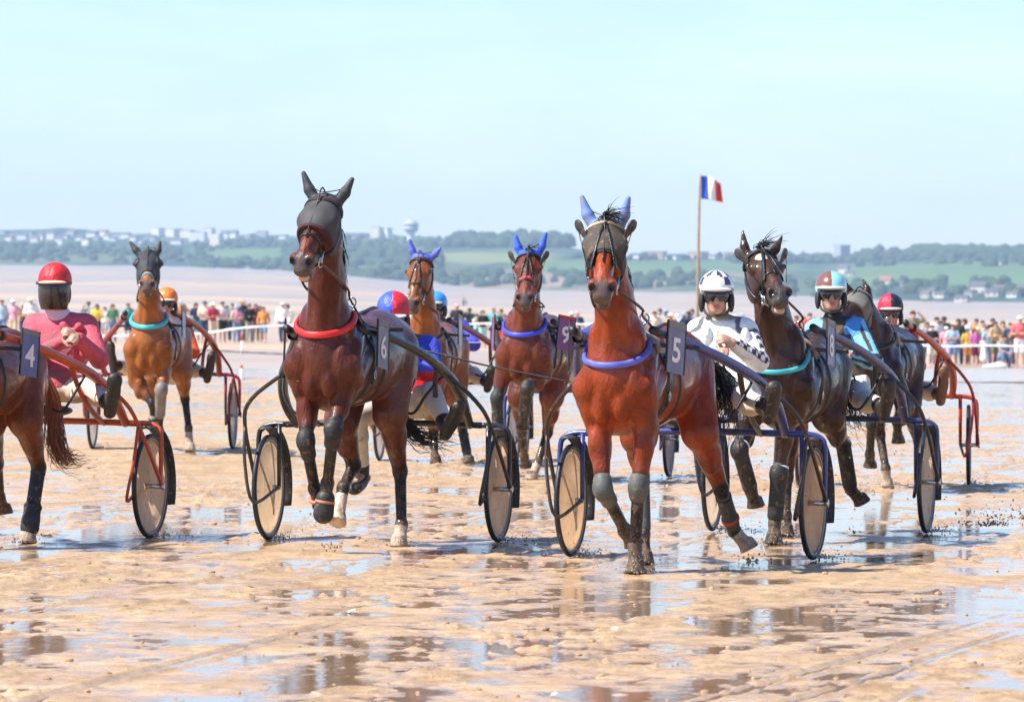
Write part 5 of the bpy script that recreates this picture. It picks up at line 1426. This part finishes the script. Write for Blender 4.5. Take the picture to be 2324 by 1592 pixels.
DR['orange'] = driver(CO, 'orange', 'person in orange silks and shiny orange cap behind the black-hooded horse', dict(
    head=(379, 690, -.05), shR=(352, 748, -.12), shL=(420, 745, -.12), elR=(330, 795, .05), elL=(440, 800, .05), haR=(350, 800, .34), haL=(395, 795, .34), hipR=(355, 850, 0), hipL=(395, 850, 0), knL=(432, 835, .42), anL=(468, 848, .70), toL=(478, 803, .78), knR=(300, 835, .42), anR=(262, 828, .70), toR=(254, 780, .78)),
    head_yaw=.05, jacket=(.72, .095, .015), helmet=lambda q: np.tile(np.array((.80, .20, .02)), (len(q), 1)), h=.014, cap=True, shell_rough=.4)
DR['far'] = driver(CF, 'far', 'person in red jacket with red and black halved cap driving the rightmost sulky', dict(
    head=(2021, 712, -.05), shR=(1990, 775, -.12), shL=(2062, 770, -.12), elR=(1985, 830, .05), elL=(2085, 830, .05), haR=(2010, 820, .35), haL=(2040, 820, .35), hipR=(2010, 890, 0), hipL=(2055, 890, 0), knL=(2100, 885, .42), anL=(2132, 895, .70), toL=(2140, 838, .78)),
    head_yaw=.06, jacket=(.62, .02, .03), helmet=half((.66, .015, .05), (.012, .010, .016)), h=.013, cap=True, shell_rough=.5, boots_c=(.16, .065, .03))
DR['nine'] = driver(C9, 'nine', 'person mostly hidden behind horse number 5, driving the sulky of number 9', dict(head=('L', -.22, -.02, 1.58), shR=('L', -.02, -.1, 1.36), shL=('L', -.40, -.1, 1.36)), head_yaw=-.1, jacket=(.05, .06, .2), helmet=lambda q: np.tile(np.array((.05, .06, .2)), (len(q), 1)), h=.018)
print('rigs', time.time() - T0)
# ================================================================== spectators, barrier, flag
def tint(name, rough=.8):
    if name in MATS: return MATS[name]
    n = N(name); oi = n.new('ObjectInfo'); f = n.ramp(n.noise(9, 4), [(.3, .82), (.7, 1.08)])
    n.set(n.b, Base_Color=n.mix(1., oi.outputs['Color'], f, 'MULTIPLY'), Roughness=rough); n.bump(n.noise(14, 3, .5, dist=1.), .4, .04)
    MATS[name] = n.m; return n.m
def spectator_kit(pose):
    """meshes of one pose, 1.72 m tall, facing -Y"""
    h = .021; K = {}
    sh = {e: np.array([e * .19, 0, 1.42]) for e in (-1, 1)}; hip = {e: np.array([e * .09, 0, .92]) for e in (-1, 1)}
    kn = {e: np.array([e * .10, -.02, .50]) for e in (-1, 1)}; an = {e: np.array([e * .11, .0, .07]) for e in (-1, 1)}
    el = {e: np.array([e * .27, .03, 1.13]) for e in (-1, 1)}; ha = {e: np.array([e * .27, -.07, .88]) for e in (-1, 1)}; hd = np.array([0, -.02, 1.60]); dz = 0.
    if pose == 'folded': el = {e: np.array([e * .28, -.06, 1.14]) for e in (-1, 1)}; ha = {e: np.array([-e * .08, -.22, 1.16]) for e in (-1, 1)}
    if pose == 'photo': el = {e: np.array([e * .27, -.18, 1.30]) for e in (-1, 1)}; ha = {e: np.array([e * .07, -.22, 1.56]) for e in (-1, 1)}
    if pose == 'wave': el[1] = np.array([.36, -.1, 1.45]); ha[1] = np.array([.16, -.16, 1.66])
    if pose == 'stride': kn[1] = np.array([.10, -.14, .52]); an[1] = np.array([.11, -.2, .07]); an[-1] = np.array([-.11, .18, .09])
    if pose == 'crouch':
        d = np.array([0, .05, -.55])
        sh = {e: sh[e] + d for e in sh}; hd = hd + d + np.array([0, -.05, 0]); hip = {e: np.array([e * .10, .12, .36]) for e in hip}; kn = {e: np.array([e * .16, -.25, .56]) for e in kn}; an = {e: np.array([e * .14, -.10, .07]) for e in an}
        el = {e: np.array([e * .24, -.15, .62]) for e in el}; ha = {e: np.array([e * .06, -.40, .52]) for e in ha}
    ch = (sh[1] + sh[-1]) / 2; pel = (hip[1] + hip[-1]) / 2
    def trunk(S, g):
        S.ell(pel + [0, 0, .06], (.155 + g, .11 + g, .14 + g), k=.06); S.ell(pel * .45 + ch * .55, (.14 + g, .10 + g, .2 + g), k=.06); S.ell(ch - [0, 0, .1], (.17 + g, .11 + g, .16 + g), k=.06); S.cone(sh[1] * .8 + ch * .2, sh[-1] * .8 + ch * .2, .065 + g, .065 + g, .05)
    B = Solid(); trunk(B, 0)
    for e in (-1, 1):
        B.cone(sh[e], el[e], .055, .042, .03); B.cone(el[e], ha[e], .042, .028, .02); B.ell(ha[e] + _n(ha[e] - el[e]) * .06, (.035, .035, .05), k=.02)
        B.cone(hip[e], kn[e], .085, .058, .04); B.cone(kn[e], an[e], .056, .036, .02); B.ell(kn[e] * .7 + an[e] * .3 + [0, .02, 0], .055, k=.03); B.ell(an[e] + [0, -.06, -.035], (.045, .11, .035), k=.03)
    B.cone(ch, hd - [0, 0, .06], .055, .05, .03); face_solid(B, hd, np.array([[-1., 0, 0], [0, -1, 0], [0, 0, 1]]))
    K['body'] = B.vf(h)
    S = Solid(); trunk(S, .022)
    for e in (-1, 1): S.cone(sh[e], sh[e] * .35 + el[e] * .65, .078, .072, .03)
    K['shirt'] = S.vf(h, clip=lambda p: (pel[2] + .02) - p[..., 2])
    S = Solid(); trunk(S, .026)
    for e in (-1, 1): S.cone(sh[e], el[e], .074, .06, .03); S.cone(el[e], ha[e], .058, .045, .02)
    K['jacket'] = S.vf(h, clip=lambda p: (pel[2] - .04) - p[..., 2])
    for nm, t in (('shorts', .85), ('trousers', 0.)):
        S = Solid(); S.ell(pel + [0, 0, .03], (.175, .13, .12), k=.05)
        for e in (-1, 1):
            if t: S.cone(hip[e], hip[e] + (kn[e] - hip[e]) * t, .105, .095, .04)
            else: S.cone(hip[e], kn[e], .10, .075, .04); S.cone(kn[e], an[e] + [0, 0, .03], .074, .06, .03)
        K[nm] = S.vf(h)
    S = Solid(); trunk(S, .03); S.cone(pel, (kn[1] + kn[-1]) / 2, .17, .25, .05); K['dress'] = S.vf(h)
    S = Solid().ell(hd + [0, .018, .055], (.095, .108, .095)); K['hair'] = S.vf(.016, clip=lambda p: np.maximum((hd[2] + .035 - .11 * np.clip((p[..., 1] - hd[1]) / .06, 0, 1)) - p[..., 2], -1))
    S = Solid().ell(hd + [0, .02, .05], (.10, .11, .10)).cone(hd + [0, .06, 0], hd + [0, .10, -.26], .10, .09, .05, ((0, 1., 0), .6)); K['long_hair'] = S.vf(.016, clip=lambda p: (hd[2] + .035 - .6 * np.clip((p[..., 1] - hd[1]) / .04, 0, 1)) - p[..., 2])
    S = Solid().ell(hd + [0, .01, .065], (.105, .115, .085)).ell(hd + [0, -.12, .065], (.085, .08, .014), k=.02); K['cap'] = S.vf(.016, clip=lambda p: hd[2] + .05 - p[..., 2])
    S = Solid().ell(hd + [0, .01, .075], (.10, .11, .08)).ell(hd + [0, .0, .06], (.20, .21, .018), k=.02); K['straw_hat'] = S.vf(.016, clip=lambda p: hd[2] + .035 - p[..., 2])
    out = {}
    for k_, (V, F) in K.items():
        me = mesh(k_, V, F); me.materials.append(tint('spectator_skin', .55) if k_ == 'body' else tint('spectator_cloth')); out[k_] = me
    return out
KITS = {p: spectator_kit(p) for p in ('stand', 'folded', 'photo', 'wave', 'stride', 'crouch')}
CN = {'white': (.80, .79, .77), 'cream': (.76, .68, .54), 'pale blue': (.42, .58, .72), 'sky blue': (.20, .45, .75), 'navy': (.03, .045, .11), 'black': (.02, .02, .022), 'pink': (.74, .38, .46), 'magenta': (.68, .16, .45), 'crimson': (.55, .03, .09), 'coral': (.74, .15, .17), 'yellow': (.74, .52, .05), 'orange': (.72, .30, .08), 'tan': (.60, .40, .22), 'olive': (.18, .17, .10), 'grey': (.34, .35, .35), 'green': (.10, .28, .14), 'teal': (.03, .42, .44), 'mint': (.42, .72, .58), 'denim': (.16, .25, .42), 'brown': (.22, .11, .06), 'red': (.62, .05, .04), 'maroon': (.22, .03, .06), 'mauve': (.42, .34, .44), 'beige': (.64, .50, .34)}
def ground_z(u, D):
    x = (u - CU) / FPX * D
    return float(far_z(u, D)) + float(dip(np.array(x), np.array(float(D)))) - .006
rs = random.Random(12); SPN = [0]
def spectator(u, vt, D, top, topc, bot, botc, hat, hatc, pose, where, tone=None, yaw=None):
    z = ground_z(u, D); p = at(u, vt, D); H = p[2] - z
    full = {'crouch': 1.17}.get(pose, 1.74); s = H / full
    if pose == 'stand': pose = rs.choice(['stand', 'stand', 'folded', 'photo', 'stride'])
    K = KITS[pose]; o = link('person', K['body']); o.location = (p[0], D, z); o.scale = (s, s, s); o.rotation_euler = (0, 0, rs.uniform(-.6, .6) if yaw is None else yaw)
    sk = rs.choice([(.55, .30, .20), (.62, .37, .27), (.48, .25, .15), (.58, .33, .22)]); o.color = (*sk, 1)
    top_w = {'shirt': 'T-shirt', 'jacket': 'long-sleeved top', 'dress': 'dress'}[top]
    hw = {'hair': 'short dark hair', 'long_hair': 'long dark hair', 'cap': '%s cap' % hatc, 'straw_hat': '%s brimmed hat' % hatc}[hat]
    lab = 'person in %s %s, %s, %s' % (topc, top_w, hw, where)
    tag(o, lab, 'person', 'spectators behind the barrier')
    def ch(k, c):
        q = link({'bot': bot, 'cap': 'hat', 'straw_hat': 'hat', 'long_hair': 'hair'}.get(k, k), K[k], None, o); q.color = (*c, 1); return q
    ch(top, CN[topc])
    if top != 'dress': ch(bot, CN[botc])
    hc = rs.choice([(.03, .02, .015), (.05, .03, .02), (.10, .055, .03)])
    if hat in ('cap', 'straw_hat'): ch('hair', hc); ch(hat, CN[hatc])
    else: ch(hat, hc)
    return o
R_, J_, L_, C_, P_, W_ = 'shirt', 'jacket', 'long_hair', 'cap', 'photo', 'wave'
right = [ # u, head top, D
 (2072, 705, 176, R_, 'olive', 'shorts', 'navy', 'hair', '', W_), (2115, 737, 178, R_, 'black', 'shorts', 'cream', 'hair', '', 'folded'), (2126, 719, 184, R_, 'white', 'trousers', 'navy', 'hair', '', 'stand'),
 (2135, 727, 186, R_, 'tan', 'trousers', 'brown', L_, '', 'stand'), (2143, 718, 185, R_, 'black', 'trousers', 'black', C_, 'black', 'stand'), (2148, 741, 180, R_, 'pink', 'shorts', 'pink', C_, 'white', 'stand'), (2162, 736, 179, R_, 'pale blue', 'shorts', 'denim', 'hair', '', 'folded'),
 (2175, 723, 183, J_, 'black', 'trousers', 'navy', L_, '', 'stand'), (2189, 723, 184, J_, 'white', 'trousers', 'navy', L_, '', 'folded'), (2196, 745, 180, R_, 'yellow', 'shorts', 'orange', C_, 'navy', 'stand'), (2216, 723, 185, R_, 'orange', 'trousers', 'brown', 'hair', '', P_),
 (2214, 746, 179, R_, 'magenta', 'shorts', 'maroon', L_, '', 'stand'), (2230, 727, 184, R_, 'cream', 'trousers', 'brown', 'hair', '', P_), (2242, 741, 183, R_, 'pale blue', 'trousers', 'denim', 'hair', '', 'stand'), (2253, 722, 187, R_, 'black', 'trousers', 'navy', 'hair', '', 'stand'),
 (2259, 729, 182, J_, 'tan', 'shorts', 'olive', L_, '', 'folded'), (2233, 764, 177, 'dress', 'white', 'shorts', 'white', 'hair', '', 'stand'), (2276, 728, 184, R_, 'tan', 'trousers', 'tan', L_, '', 'stand'), (2293, 732, 181, J_, 'navy', 'trousers', 'navy', 'hair', '', 'stand'),
 (2279, 760, 176, R_, 'grey', 'trousers', 'denim', 'hair', '', 'crouch'), (2315, 717, 175, R_, 'coral', 'shorts', 'white', C_, 'white', 'folded'), (2338, 722, 180, R_, 'navy', 'shorts', 'denim', C_, 'red', 'stand'), (2104, 730, 186, R_, 'grey', 'trousers', 'navy', L_, '', 'stand'), (2300, 742, 178, R_, 'brown', 'shorts', 'olive', 'hair', '', 'stand')]
left = [(4, 680, 200, J_, 'pale blue', 'trousers', 'denim', 'hair', '', 'stand'), (30, 680, 200, R_, 'pink', 'shorts', 'beige', C_, 'white', 'stand'), (53, 687, 202, R_, 'brown', 'shorts', 'navy', 'straw_hat', 'tan', 'stand'), (70, 675, 199, J_, 'white', 'shorts', 'pink', 'straw_hat', 'cream', 'folded'),
 (201, 684, 201, J_, 'grey', 'trousers', 'navy', 'hair', '', 'stand'), (220, 690, 199, R_, 'yellow', 'shorts', 'black', L_, '', 'folded'), (256, 690, 199, R_, 'green', 'trousers', 'denim', L_, '', 'stand'), (291, 688, 203, R_, 'teal', 'shorts', 'navy', C_, 'black', 'stand'), (238, 696, 205, R_, 'white', 'shorts', 'grey', 'hair', '', 'stand'),
 (409, 682, 200, R_, 'orange', 'shorts', 'navy', C_, 'sky blue', 'stand'), (418, 690, 203, R_, 'white', 'shorts', 'olive', 'hair', '', 'stand'), (445, 687, 201, R_, 'navy', 'shorts', 'teal', L_, '', 'stand'), (465, 683, 199, R_, 'cream', 'shorts', 'navy', C_, 'navy', 'folded'), (483, 687, 198, R_, 'crimson', 'shorts', 'beige', 'straw_hat', 'cream', 'stand'),
 (505, 684, 200, R_, 'white', 'shorts', 'black', 'hair', '', 'folded'), (527, 688, 204, R_, 'green', 'trousers', 'black', 'hair', '', 'stand'), (537, 693, 199, R_, 'pink', 'trousers', 'denim', C_, 'sky blue', 'folded'), (549, 679, 201, R_, 'navy', 'trousers', 'olive', 'straw_hat', 'tan', P_), (566, 689, 200, J_, 'black', 'trousers', 'grey', 'hair', '', 'folded'),
 (580, 690, 202, J_, 'maroon', 'trousers', 'brown', L_, '', P_), (598, 696, 199, J_, 'orange', 'shorts', 'denim', 'hair', '', 'stride'), (642, 686, 198, J_, 'white', 'trousers', 'navy', C_, 'cream', 'stride'), (652, 690, 203, R_, 'cream', 'shorts', 'beige', L_, '', 'stand'), (515, 693, 205, R_, 'mauve', 'trousers', 'navy', L_, '', 'stand'), (590, 694, 206, R_, 'black', 'trousers', 'navy', C_, 'black', 'stand')]
mid = [(1037, 690, 196, R_, 'black', 'trousers', 'navy', C_, 'pink', 'stand'), (1066, 699, 194, J_, 'black', 'trousers', 'black', C_, 'black', P_), (1082, 712, 193, R_, 'mint', 'shorts', 'denim', 'hair', '', 'stand'), (1096, 704, 192, R_, 'black', 'shorts', 'mint', L_, '', 'folded'), (1121, 699, 193, R_, 'teal', 'trousers', 'navy', 'hair', '', W_),
 (1138, 701, 194, R_, 'navy', 'trousers', 'red', 'hair', '', P_), (1298, 708, 192, R_, 'grey', 'trousers', 'navy', C_, 'white', 'stand'), (1310, 706, 194, R_, 'navy', 'trousers', 'navy', C_, 'pink', 'stand')]
farm = []
for i, (u, v) in enumerate(((1462, 710), (1474, 714), (1486, 706), (1498, 700), (1511, 702), (1523, 711), (1537, 713), (1553, 708), (1562, 706), (1571, 701), (1583, 712), (1597, 720), (1608, 712), (1668, 715), (1684, 711), (1742, 716), (1761, 714), (1777, 714), (1792, 720), (1808, 716), (1824, 718), (1838, 710), (1850, 721), (1968, 722))):
    farm.append((u, v, 188 + (i * 7) % 11, rs.choice([R_, R_, J_]), rs.choice(['white', 'navy', 'black', 'red', 'mauve', 'cream', 'orange', 'brown', 'grey', 'pale blue', 'coral']), rs.choice(['shorts', 'trousers']), rs.choice(['navy', 'denim', 'beige', 'black']), rs.choice(['hair', 'hair', L_, C_, 'straw_hat']), rs.choice(['white', 'black', 'red', 'sky blue', 'cream']), rs.choice(['stand', 'stand', 'folded', P_])))
for lst, where in ((right, 'in right crowd'), (left, 'in left crowd'), (mid, 'behind horse 9'), (farm, 'in middle crowd')):
    lst.sort(key=lambda t: t[0])
    for i, t in enumerate(lst):
        spectator(*t, '%s from left %s' % (ORD[i], where))
for u, v, D, c in ((230, 677, 520, 'red'), (437, 668, 640, 'black'), (443, 669, 640, 'navy'), (1052, 672, 560, 'grey'), (1058, 680, 600, 'mauve')):
    spectator(u, v, D, R_, c, 'trousers', 'navy', 'hair', '', 'stride', 'tiny on far beach at %s' % ('left' if u < 600 else 'centre'))
# ---- barrier: white tape on stakes, and the ropes below
def line(name, pts, r, mat, label, cat, wind=.0):
    P = catmull(pts, 8); mb = MB(); V = []; F = []
    for i, p in enumerate(P):
        w_ = r * (1 + .25 * math.sin(i * 1.7)); V += [p + [0, 0, w_], p + [0, .012, -w_], p + [0, -.012, -w_ * .9]]
    for i in range(len(P) - 1):
        for j in range(3): F.append((i * 3 + j, i * 3 + (j + 1) % 3, i * 3 + 3 + (j + 1) % 3, i * 3 + 3 + j))
    mb.add(V, F); return tag(mb.build(name, mat), label, cat)
white = surf('tape_white', (.82, .82, .82), .5, var=.05); dark = surf('rope_dark', (.05, .045, .04), .8)
line('barrier_tape', [at(*t) for t in ((-60, 768, 195), (120, 766, 195), (240, 763, 195), (330, 760, 195), (450, 757, 195), (548, 744, 194), (660, 738, 194), (760, 738, 193))], .035, white, 'white barrier tape strung in front of the left crowd', 'tape')
line('barrier_tape', [at(*t) for t in ((1000, 738, 188), (1075, 735, 188), (1150, 734, 188), (1300, 735, 188), (1460, 740, 186))], .03, white, 'white barrier tape behind the horse numbered 9', 'tape')
line('barrier_tape', [at(*t) for t in ((1950, 776, 172), (2100, 784, 172), (2150, 786, 172), (2240, 784, 172), (2330, 786, 172), (2420, 786, 172))], .035, white, 'white barrier tape in front of the right-hand crowd', 'tape')
line('ground_rope', [at(*t) for t in ((380, 792, 168), (470, 794, 167), (560, 799, 166), (640, 803, 166), (720, 806, 165))], .02, dark, 'thin dark rope low above the sand at left', 'rope')
line('ground_rope', [at(*t) for t in ((1900, 864, 118), (2110, 866, 118), (2200, 867, 118), (2330, 867, 118), (2420, 868, 118))], .012, dark, 'thin dark rope low above the sand at right', 'rope')
for i, (u, v, D, lab) in enumerate(((549, 757, 168, 'red-topped white stake holding the tape in the left crowd'), (548, 828, 122, 'red-topped white stake standing alone behind the orange driver\'s sulky'))):
    p = at(u, v, D); z = ground_z(u, D) if D > 150 else -.02; o = empty('stake', (p[0], D, z)); tag(o, lab, 'stake', 'red and white stakes'); H = p[2] - z
    MB().tube([(0, 0, -.1), (0, 0, H * .68)], .032, 10).build('post', white, o); MB().tube([(0, 0, H * .68), (0, 0, H)], .034, 10).build('red_top', surf('stake_red', (.60, .05, .04), .5), o)
p = at(2258, 829, 172); S = Solid(); S.ell((0, 0, .09), (.42, .25, .09)).ell((.15, 0, .14), (.2, .18, .10), k=.05); o = S.build('ground_bag', .025, surf('bag_white', (.80, .78, .74), .7)); o.location = (p[0], 172, ground_z(2258, 172)); tag(o, 'white bag lying on the sand before the crouching spectator', 'bag')
# ---- flag
D = 150.; b = at(1577, 760, D); t = at(1589, 394, D); o = empty('flagpole', (b[0], D, ground_z(1577, 160))); tag(o, 'wooden flagpole flying a blue, white and red flag', 'flagpole')
dx, H = t[0] - b[0], t[2] - o.location.z
MB().tube([(-.02, 0, -.2), (dx * .35 + .03, 0, H * .35), (dx * .7, 0, H * .7), (dx, 0, H)], [.052, .048, .040, .028], 10, smooth=4).build('pole', surf('pole_wood', (.36, .25, .16), .7, var=.25), o)
W, Hf = .62, .66; nu, nv_ = 30, 14; V = []
for i in range(nu + 1):
    for j in range(nv_ + 1):
        s_, r_ = i / nu, j / nv_
        V.append((dx + .03 + s_ * W * (.90 + .10 * r_), .17 * math.sin(s_ * 8 + r_ * 1.6) * s_ + .02 * math.sin(r_ * 9 + s_ * 14) * s_, H - .06 - r_ * Hf * (1 - .08 * s_) - .20 * s_ * s_ + .04 * math.sin(s_ * 6 + r_ * 2) * s_))
F = [(i * (nv_ + 1) + j, (i + 1) * (nv_ + 1) + j, (i + 1) * (nv_ + 1) + j + 1, i * (nv_ + 1) + j + 1) for i in range(nu) for j in range(nv_)]
fm = mesh('flag', V, F); c = np.array([(.03, .09, .52) if i / nu < .335 else ((.85, .85, .85) if i / nu < .67 else (.75, .06, .05)) for i in range(nu + 1) for j in range(nv_ + 1)]); paint_attr(fm, c)
fo = link('flag', fm, attr_cloth('flag_cloth', .8, bump=.1), o); m_ = fo.modifiers.new('t', 'SOLIDIFY'); m_.thickness = .004
print('crowd', time.time() - T0)
# ================================================================== whips, splashes, clods, shells
def whip(fr, pts, r0, col, label):
    P = [fr.loc(*t) for t in pts]; o = MB().tube(P, list(np.linspace(r0, r0 * .45, len(P))), 6, smooth=6).build('driving_whip', surf('whip_%d' % int(col[0] * 99), col, .5)); fr.place(o); tag(o, label, 'whip')
whip(C6, [(930, 792, .32), (985, 800, .34), (1100, 828, .36), (1210, 850, .37), (1296, 866, .38)], .010, (.025, .024, .022), 'long dark driving whip slanting right from the driver of number 6')
whip(CM, [(1000, 812, .32), (1042, 780, .36), (1062, 777, .38), (1170, 777, .40), (1300, 772, .42)], .007, (.62, .58, .50), 'thin pale driving whip crossing the chest of horse number 9')
rng = np.random.RandomState(8)
items = []
def splash(p, n, sx, sy, h, up=.5, r=.008):
    for _ in range(n):
        t = rng.rand(); q = np.array([rng.normal(0, sx * (.3 + t)), rng.normal(0, sy * (.3 + t)), abs(rng.normal(0, h)) * t + .004]); rad = r * rng.uniform(.3, 1.3) * (1.2 - .7 * t)
        items.append((np.array(p) + q, (rad, rad, rad * rng.uniform(.7, 1.6))))
def wheel_foot(fr, e, w): return fr.O + fr.r * e * w
for fr, w in ((C5, .80), (C6, .82), (C8, .775), (C4, .80), (CF, .765), (CO, .76), (C9, .745)):
    for e in (-1, 1):
        p = wheel_foot(fr, e, w); splash(p - fr.f * .12, 35, .05, .16, .05, r=.006); splash(p + np.array([.18, .1, 0]), 30, .14, .12, .08, r=.005)
for k, B in HORSES.items():
    for key, J in B['legs'].items():
        if J[-1][2] < .3:
            q = B['fr']; H = q.O + q.r * J[-1][0] + q.f * J[-1][1]; n_ = 30 if J[-1][2] < .05 else 25; splash([H[0], H[1], q.O[2]], n_, .10, .10, .06, r=.007)
        else:
            q = B['fr']; H = q.O + q.r * J[-1][0] + q.f * J[-1][1]; splash([H[0], H[1], q.O[2] + J[-1][2] - .1], 14, .10, .2, .12, r=.006)
splash(C8.O + C8.r * -1.25 + np.array([0, .2, .05]), 220, .16, .10, .14, r=.007); splash(C8.O + C8.r * -1.55 + np.array([0, .2, .1]), 90, .12, .10, .12, r=.009)
for _ in range(260):                                            # drops hanging in the air around the runners
    fr = [C5, C8, C8, C6][rng.randint(4)]; items.append((fr.O + np.array([rng.normal(0, .7), rng.normal(-.8, .6), rng.uniform(.1, 1.3)]), (.0035 * rng.uniform(.7, 1.6),) * 3))
def small_lumps(items, name, mat, rough):
    global _lv, _lf
    sv, sf = _lv, _lf; _lv, _lf = lump(None, 1, 0); o = scatter_lumps(items, name, mat, rng, rough); _lv, _lf = sv, sf
    o.data.polygons.foreach_set('use_smooth', np.ones(len(o.data.polygons), dtype=bool)); return o
mud_items = items; items = []
for fr, w in ((C5, .80), (C6, .82), (C8, .775), (C4, .80), (CF, .765), (CO, .76)):
    for e in (-1, 1):
        p = wheel_foot(fr, e, w); splash(p + np.array([.06, .05, .01]), 150, .09, .10, .06, r=.0055)
for k, B in HORSES.items():
    for key, J in B['legs'].items():
        if J[-1][2] < .06:
            q = B['fr']; H = q.O + q.r * J[-1][0] + q.f * J[-1][1]; splash([H[0], H[1], q.O[2]], 90, .10, .08, .05, r=.005)
wm_ = N('water_drops'); wm_.set(wm_.b, Base_Color=(.78, .80, .82), Roughness=.08, Transmission_Weight=.55, IOR=1.33)
def spray():
    tag(small_lumps(items, 'water_spray', wm_.m, .2), 'fine water spray splashing round hooves and wheels', 'spray', kind='stuff')
tag(small_lumps(mud_items, 'mud_splash', surf('wet_mud', (.27, .18, .11), .35, var=.4), .3), 'drops of wet mud thrown up by hooves and wheels', 'mud', kind='stuff')
spray()
items = []
for _ in range(450):
    y = 21 + 45 * rng.rand() ** 1.8; x = rng.uniform(-1, 1) * (1.5 + y * .11); r = rng.uniform(.006, .018) * (1.6 if rng.rand() < .07 else 1)
    items.append(((x, y, float(sand_h(np.array(x), np.array(y), .0)) + r * .15), (r * rng.uniform(.8, 1.7), r, r * rng.uniform(.5, .9))))
tag(small_lumps(items, 'sand_clods', SAND, .35), 'small clods of wet sand strewn over the beach', 'clods', kind='stuff')
shell_m = surf('shell', (.74, .62, .46), .35, var=.25)
sm_ = MB()
V = []; F = []; nr, na = 6, 14
for i in range(nr + 1):
    for j in range(na + 1):
        a = -1.15 + 2.3 * j / na; r = i / nr; V.append((math.sin(a) * r * (1 + .04 * (j % 2)), math.cos(a) * r, .32 * r * (1 - r * .75) + .05 * (j % 2) * r))
for i in range(nr):
    for j in range(na): k = i * (na + 1) + j; F.append((k, k + 1, k + na + 2, k + na + 1))
shm = mesh('shell', V, F); shm.materials.append(shell_m)
for i, (u, v, sz, lab) in enumerate(((570, 1338, .05, 'pale open shell on the sand below the left wheel of number 6'), (790, 1390, .045, 'cream round shell in front of horse number 6'), (1040, 1430, .03, 'small white shell left of the frame centre foreground'), (520, 1545, .035, 'flat beige shell low at left near the bottom edge'), (720, 1582, .03, 'broken shell fragment at the very bottom left of centre'), (1250, 1580, .03, 'white shell fragment at the bottom edge left of centre'), (1400, 1440, .03, 'tiny pale shell below the front hoof of number 5'), (1720, 1450, .028, 'tiny shell on wet sand below the trailing hoof of number 5'), (2080, 1480, .032, 'pale shell in the right foreground near wet streaks'), (1890, 1560, .03, 'cream shell low in the right foreground'))):
    D = CAMH * FPX / (v - HV); p = at(u, v, D); o = link('shell', shm); o.location = (p[0], D, float(sand_h(np.array(p[0]), np.array(D))) + .006); o.scale = (sz,) * 3; o.rotation_euler = (rng.uniform(.2, .7), rng.uniform(-.3, .3), rng.uniform(0, 6)); tag(o, lab, 'shell', 'shells on the sand')
print('details', time.time() - T0)
# ================================================================== haze over the bay
n = N('sea_haze'); n.t.nodes.remove(n.b)
pv = n.new('VolumePrincipled'); n.set(pv, Density=HAZE, Color=(.60, .80, 1.0), Anisotropy=.0)
out = [q for q in n.t.nodes if q.type == 'OUTPUT_MATERIAL'][0]; n.link(pv.outputs[0], out.inputs['Volume'])
mb = MB(); mb.box((0, 3840, 79.), (7000, 7720, 164)); hz = mb.build('haze', n.m, None, False); tag(hz, 'thin blue sea haze over the whole bay', 'haze', kind='stuff')
